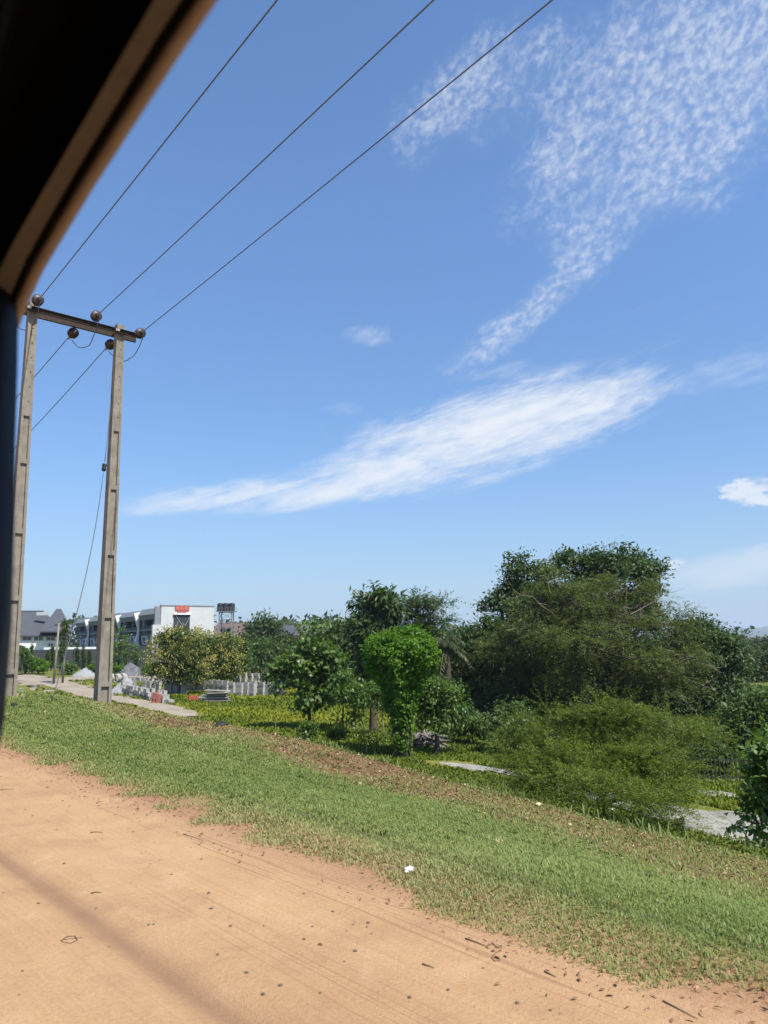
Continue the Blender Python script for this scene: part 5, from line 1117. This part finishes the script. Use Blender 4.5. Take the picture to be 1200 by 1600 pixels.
# slender conifers and shrubs along the boundary wall
cons = ((50, 1003, 1050, 11, 'conifer next to the left pole'), (74, 1020, 1043, 9, 'short dark conifer before the white house'), (82, 1010, 1042, 7, 'conifer just left of the two old poles'), (96, 1002, 1042, 11, 'broad dark conifer right behind the two old poles'), (121, 1006, 1043, 9, 'tall conifer above the smooth gravel heap'), (130, 1008, 1043, 9, 'tall conifer next to the one above the gravel heap'), (140, 1018, 1043, 8, 'short conifer beside the left edge of the right pole'), (178, 1012, 1044, 8, 'conifer just right of the right pole'), (196, 1006, 1042, 8, 'conifer under the leafy layered tree'), (213, 1012, 1043, 8, 'conifer at the right end of the dark wall'))
for i, (px, y0, y1, wd, lb) in enumerate(cons):
    Y = 84+1.2*(i % 3); k = 9; ls = [(px+.5*math.sin(j*2+i), y0+(y1-y0)*(j+.5)/k, wd/2*.55*(.25+.75*min(1, (j+1)/4.)), (y1-y0)/k*.8) for j in range(k)]
    plant('conifer', 'slender '+lb if 'short' not in lb and 'tall' not in lb and 'broad' not in lb else lb, 'conifer', at(px, Y), px_lobes(Y, ls), G_con, 'broad', 240, 14, .07, .11, (D(px, y0+6, Y), .07, .02), m_bark, 'conifers along the boundary wall', seed=130+i, asp=.4, droop=-.7, inner=.15, ntw=0, nend=2)
Y = 80
plant('layered_tree', 'light green tree with flat tiers of leaves right of the right pole', 'tree', at(186, Y), px_lobes(Y, [(186, 985, 12, 3.5), (180, 995, 16, 4), (194, 998, 14, 3.5), (188, 1008, 20, 4), (172, 1010, 14, 4), (206, 1012, 14, 3.5), (186, 1020, 24, 4.5), (200, 1026, 20, 4), (178, 1034, 20, 6), (218, 1018, 8, 3)]), G_big, 'broad', 230, 12, .16, .20, (D(187, 988, Y), .10, .03), m_bark, seed=150, asp=.55, droop=.1)
for i, (px, y0, y1, wd, lb) in enumerate(((42, 1018, 1050, 24, 'leafy light green shrub right beside the left pole'), (62, 1030, 1050, 26, 'bright green grassy shrub under the white house'), (110, 1036, 1054, 26, 'pale leaved shrub left of the smooth gravel heap'), (180, 1040, 1055, 22, 'low shrub at the right pole before the dark wall'), (36, 1010, 1024, 18, 'small tree top with flat leaves beside the left pole'), (150, 1036, 1050, 20, 'dark shrub hidden by the right pole'), (235, 1036, 1050, 24, 'low grass clump at the end of the dark wall'))):
    shrub(px, y0, y1, wd, 79-i*.5, lb, G_big if i in (0, 2, 4) else G_vine, 160+i, .22, 120)
b0 = at(103, 66.5); crp = plant('pole_creeper', 'tuft of creeper hanging on the head of the thin old pole', 'creeper', tuple(b0), px_lobes(66.5, [(103, 974, 5, 5), (101, 982, 5, 8), (99, 995, 4, 12), (98, 1015, 4, 14)]), G_mid, 'broad', 120, 12, .12, .15, None, None, seed=170, part='foliage')
# --- the plain on the right and the far woods
for i, (x, Yb, ls, lb) in enumerate(((1165, 75, [(1150, 1050, 30, 22), (1185, 1060, 34, 24), (1215, 1040, 30, 26)], 'mid distance tree behind the pale leaved bush'), (1185, 110, [(1165, 1030, 26, 16), (1195, 1035, 30, 18), (1220, 1020, 24, 18)], 'hazy tree on the slope at the right edge'), (1160, 150, [(1145, 1018, 20, 10), (1175, 1022, 24, 12), (1205, 1015, 24, 14)], 'farther hazy tree under the blue hills'), (1215, 90, [(1215, 1070, 40, 28)], 'rounded tree half out of view at the right edge'))):
    plant('plain_tree', lb, 'tree', at(x, Yb), px_lobes(Yb, ls), G_far, 'broad', 330, 18, .6*Yb/90, .42*Yb/90, (D(x, ls[0][1]+10, Yb), .2, .08), m_bark, 'trees on the plain to the right', seed=180+i, ntw=0)
wr = np.random.default_rng(190); ls = []
for k in range(620):
    Yb = 230*(1500/230)**(wr.random()); x = wr.uniform(-.62, .78)*Yb; r = wr.uniform(5, 11); h = wr.uniform(3.5, 6.5); z = gz(x, Yb)
    if x/Yb < -.1 and Yb < 260: continue
    ls.append((x, Yb, z+h*.7, r, r, h, 1))
V, F, v, C = broad_crown(ls, 9000, 7, 1.6, 2.4, wr, asp=.7, inner=.1); tag(npmesh('far_woods', V, F, G_far, v=v), 'far off woods on the plain below the hills', 'woods', kind='stuff')
# hills on the horizon
hw_ = 90; V = []; F = []; th_ = np.linspace(R_(-38), R_(44), hw_)
ridge = 50*(.55+.6*vnoise(th_*9, th_*0, 5)+.25*vnoise(th_*31, th_*0, 6)+.1*vnoise(th_*90, th_*0, 9))*(.6+.4*ss(-.3, .5, th_))
for i in range(hw_):
    for j in range(9):
        f = j/8; rr = 3900+900*f; z = -14+(ridge[i]+10)*math.sin(f*PI/2)**1.3*(1+.12*math.sin(i*1.7+j)); V.append((rr*math.sin(th_[i]), rr*math.cos(th_[i]), z))
F = [(i*9+j, (i+1)*9+j, (i+1)*9+j+1, i*9+j+1) for i in range(hw_-1) for j in range(8)]
m_hill = simple('wooded_hillside', (.06, .075, .035), .95, .35, .01, 0)
tag(npmesh('hills', V, F, m_hill, smooth=True), kind='structure')
# air: one even box of pale haze
HAZE = 2.2e-4
if HAZE:
    mh = bpy.data.materials.new('air_haze'); mh.use_nodes = True; nt = mh.node_tree; nt.nodes.clear()
    out = nt.nodes.new('ShaderNodeOutputMaterial'); pv = nt.nodes.new('ShaderNodeVolumePrincipled'); pv.inputs['Color'].default_value = (.74, .85, 1., 1); pv.inputs['Density'].default_value = HAZE; pv.inputs['Anisotropy'].default_value = .1
    nt.links.new(pv.outputs[0], out.inputs['Volume'])
    zlo = float(Hg.min())-1.; hb_ = MB(); hb_.hexa([(-9500, -9500, min(zlo, -16)), (9500, -9500, min(zlo, -16)), (9500, 9500, min(zlo, -16)), (-9500, 9500, min(zlo, -16)), (-9500, -9500, 150), (9500, -9500, 150), (9500, 9500, 150), (-9500, 9500, 150)])
    tag(hb_.build('haze', mh), 'thin pale haze in the air', 'haze', kind='stuff')
sc.render.film_transparent = False
sc.cycles.use_denoising = True
sc.cycles.max_bounces = 8; sc.cycles.transparent_max_bounces = 8; sc.cycles.volume_bounces = 0; sc.cycles.diffuse_bounces = 3; sc.cycles.glossy_bounces = 3
sc.cycles.caustics_reflective = False; sc.cycles.caustics_refractive = False
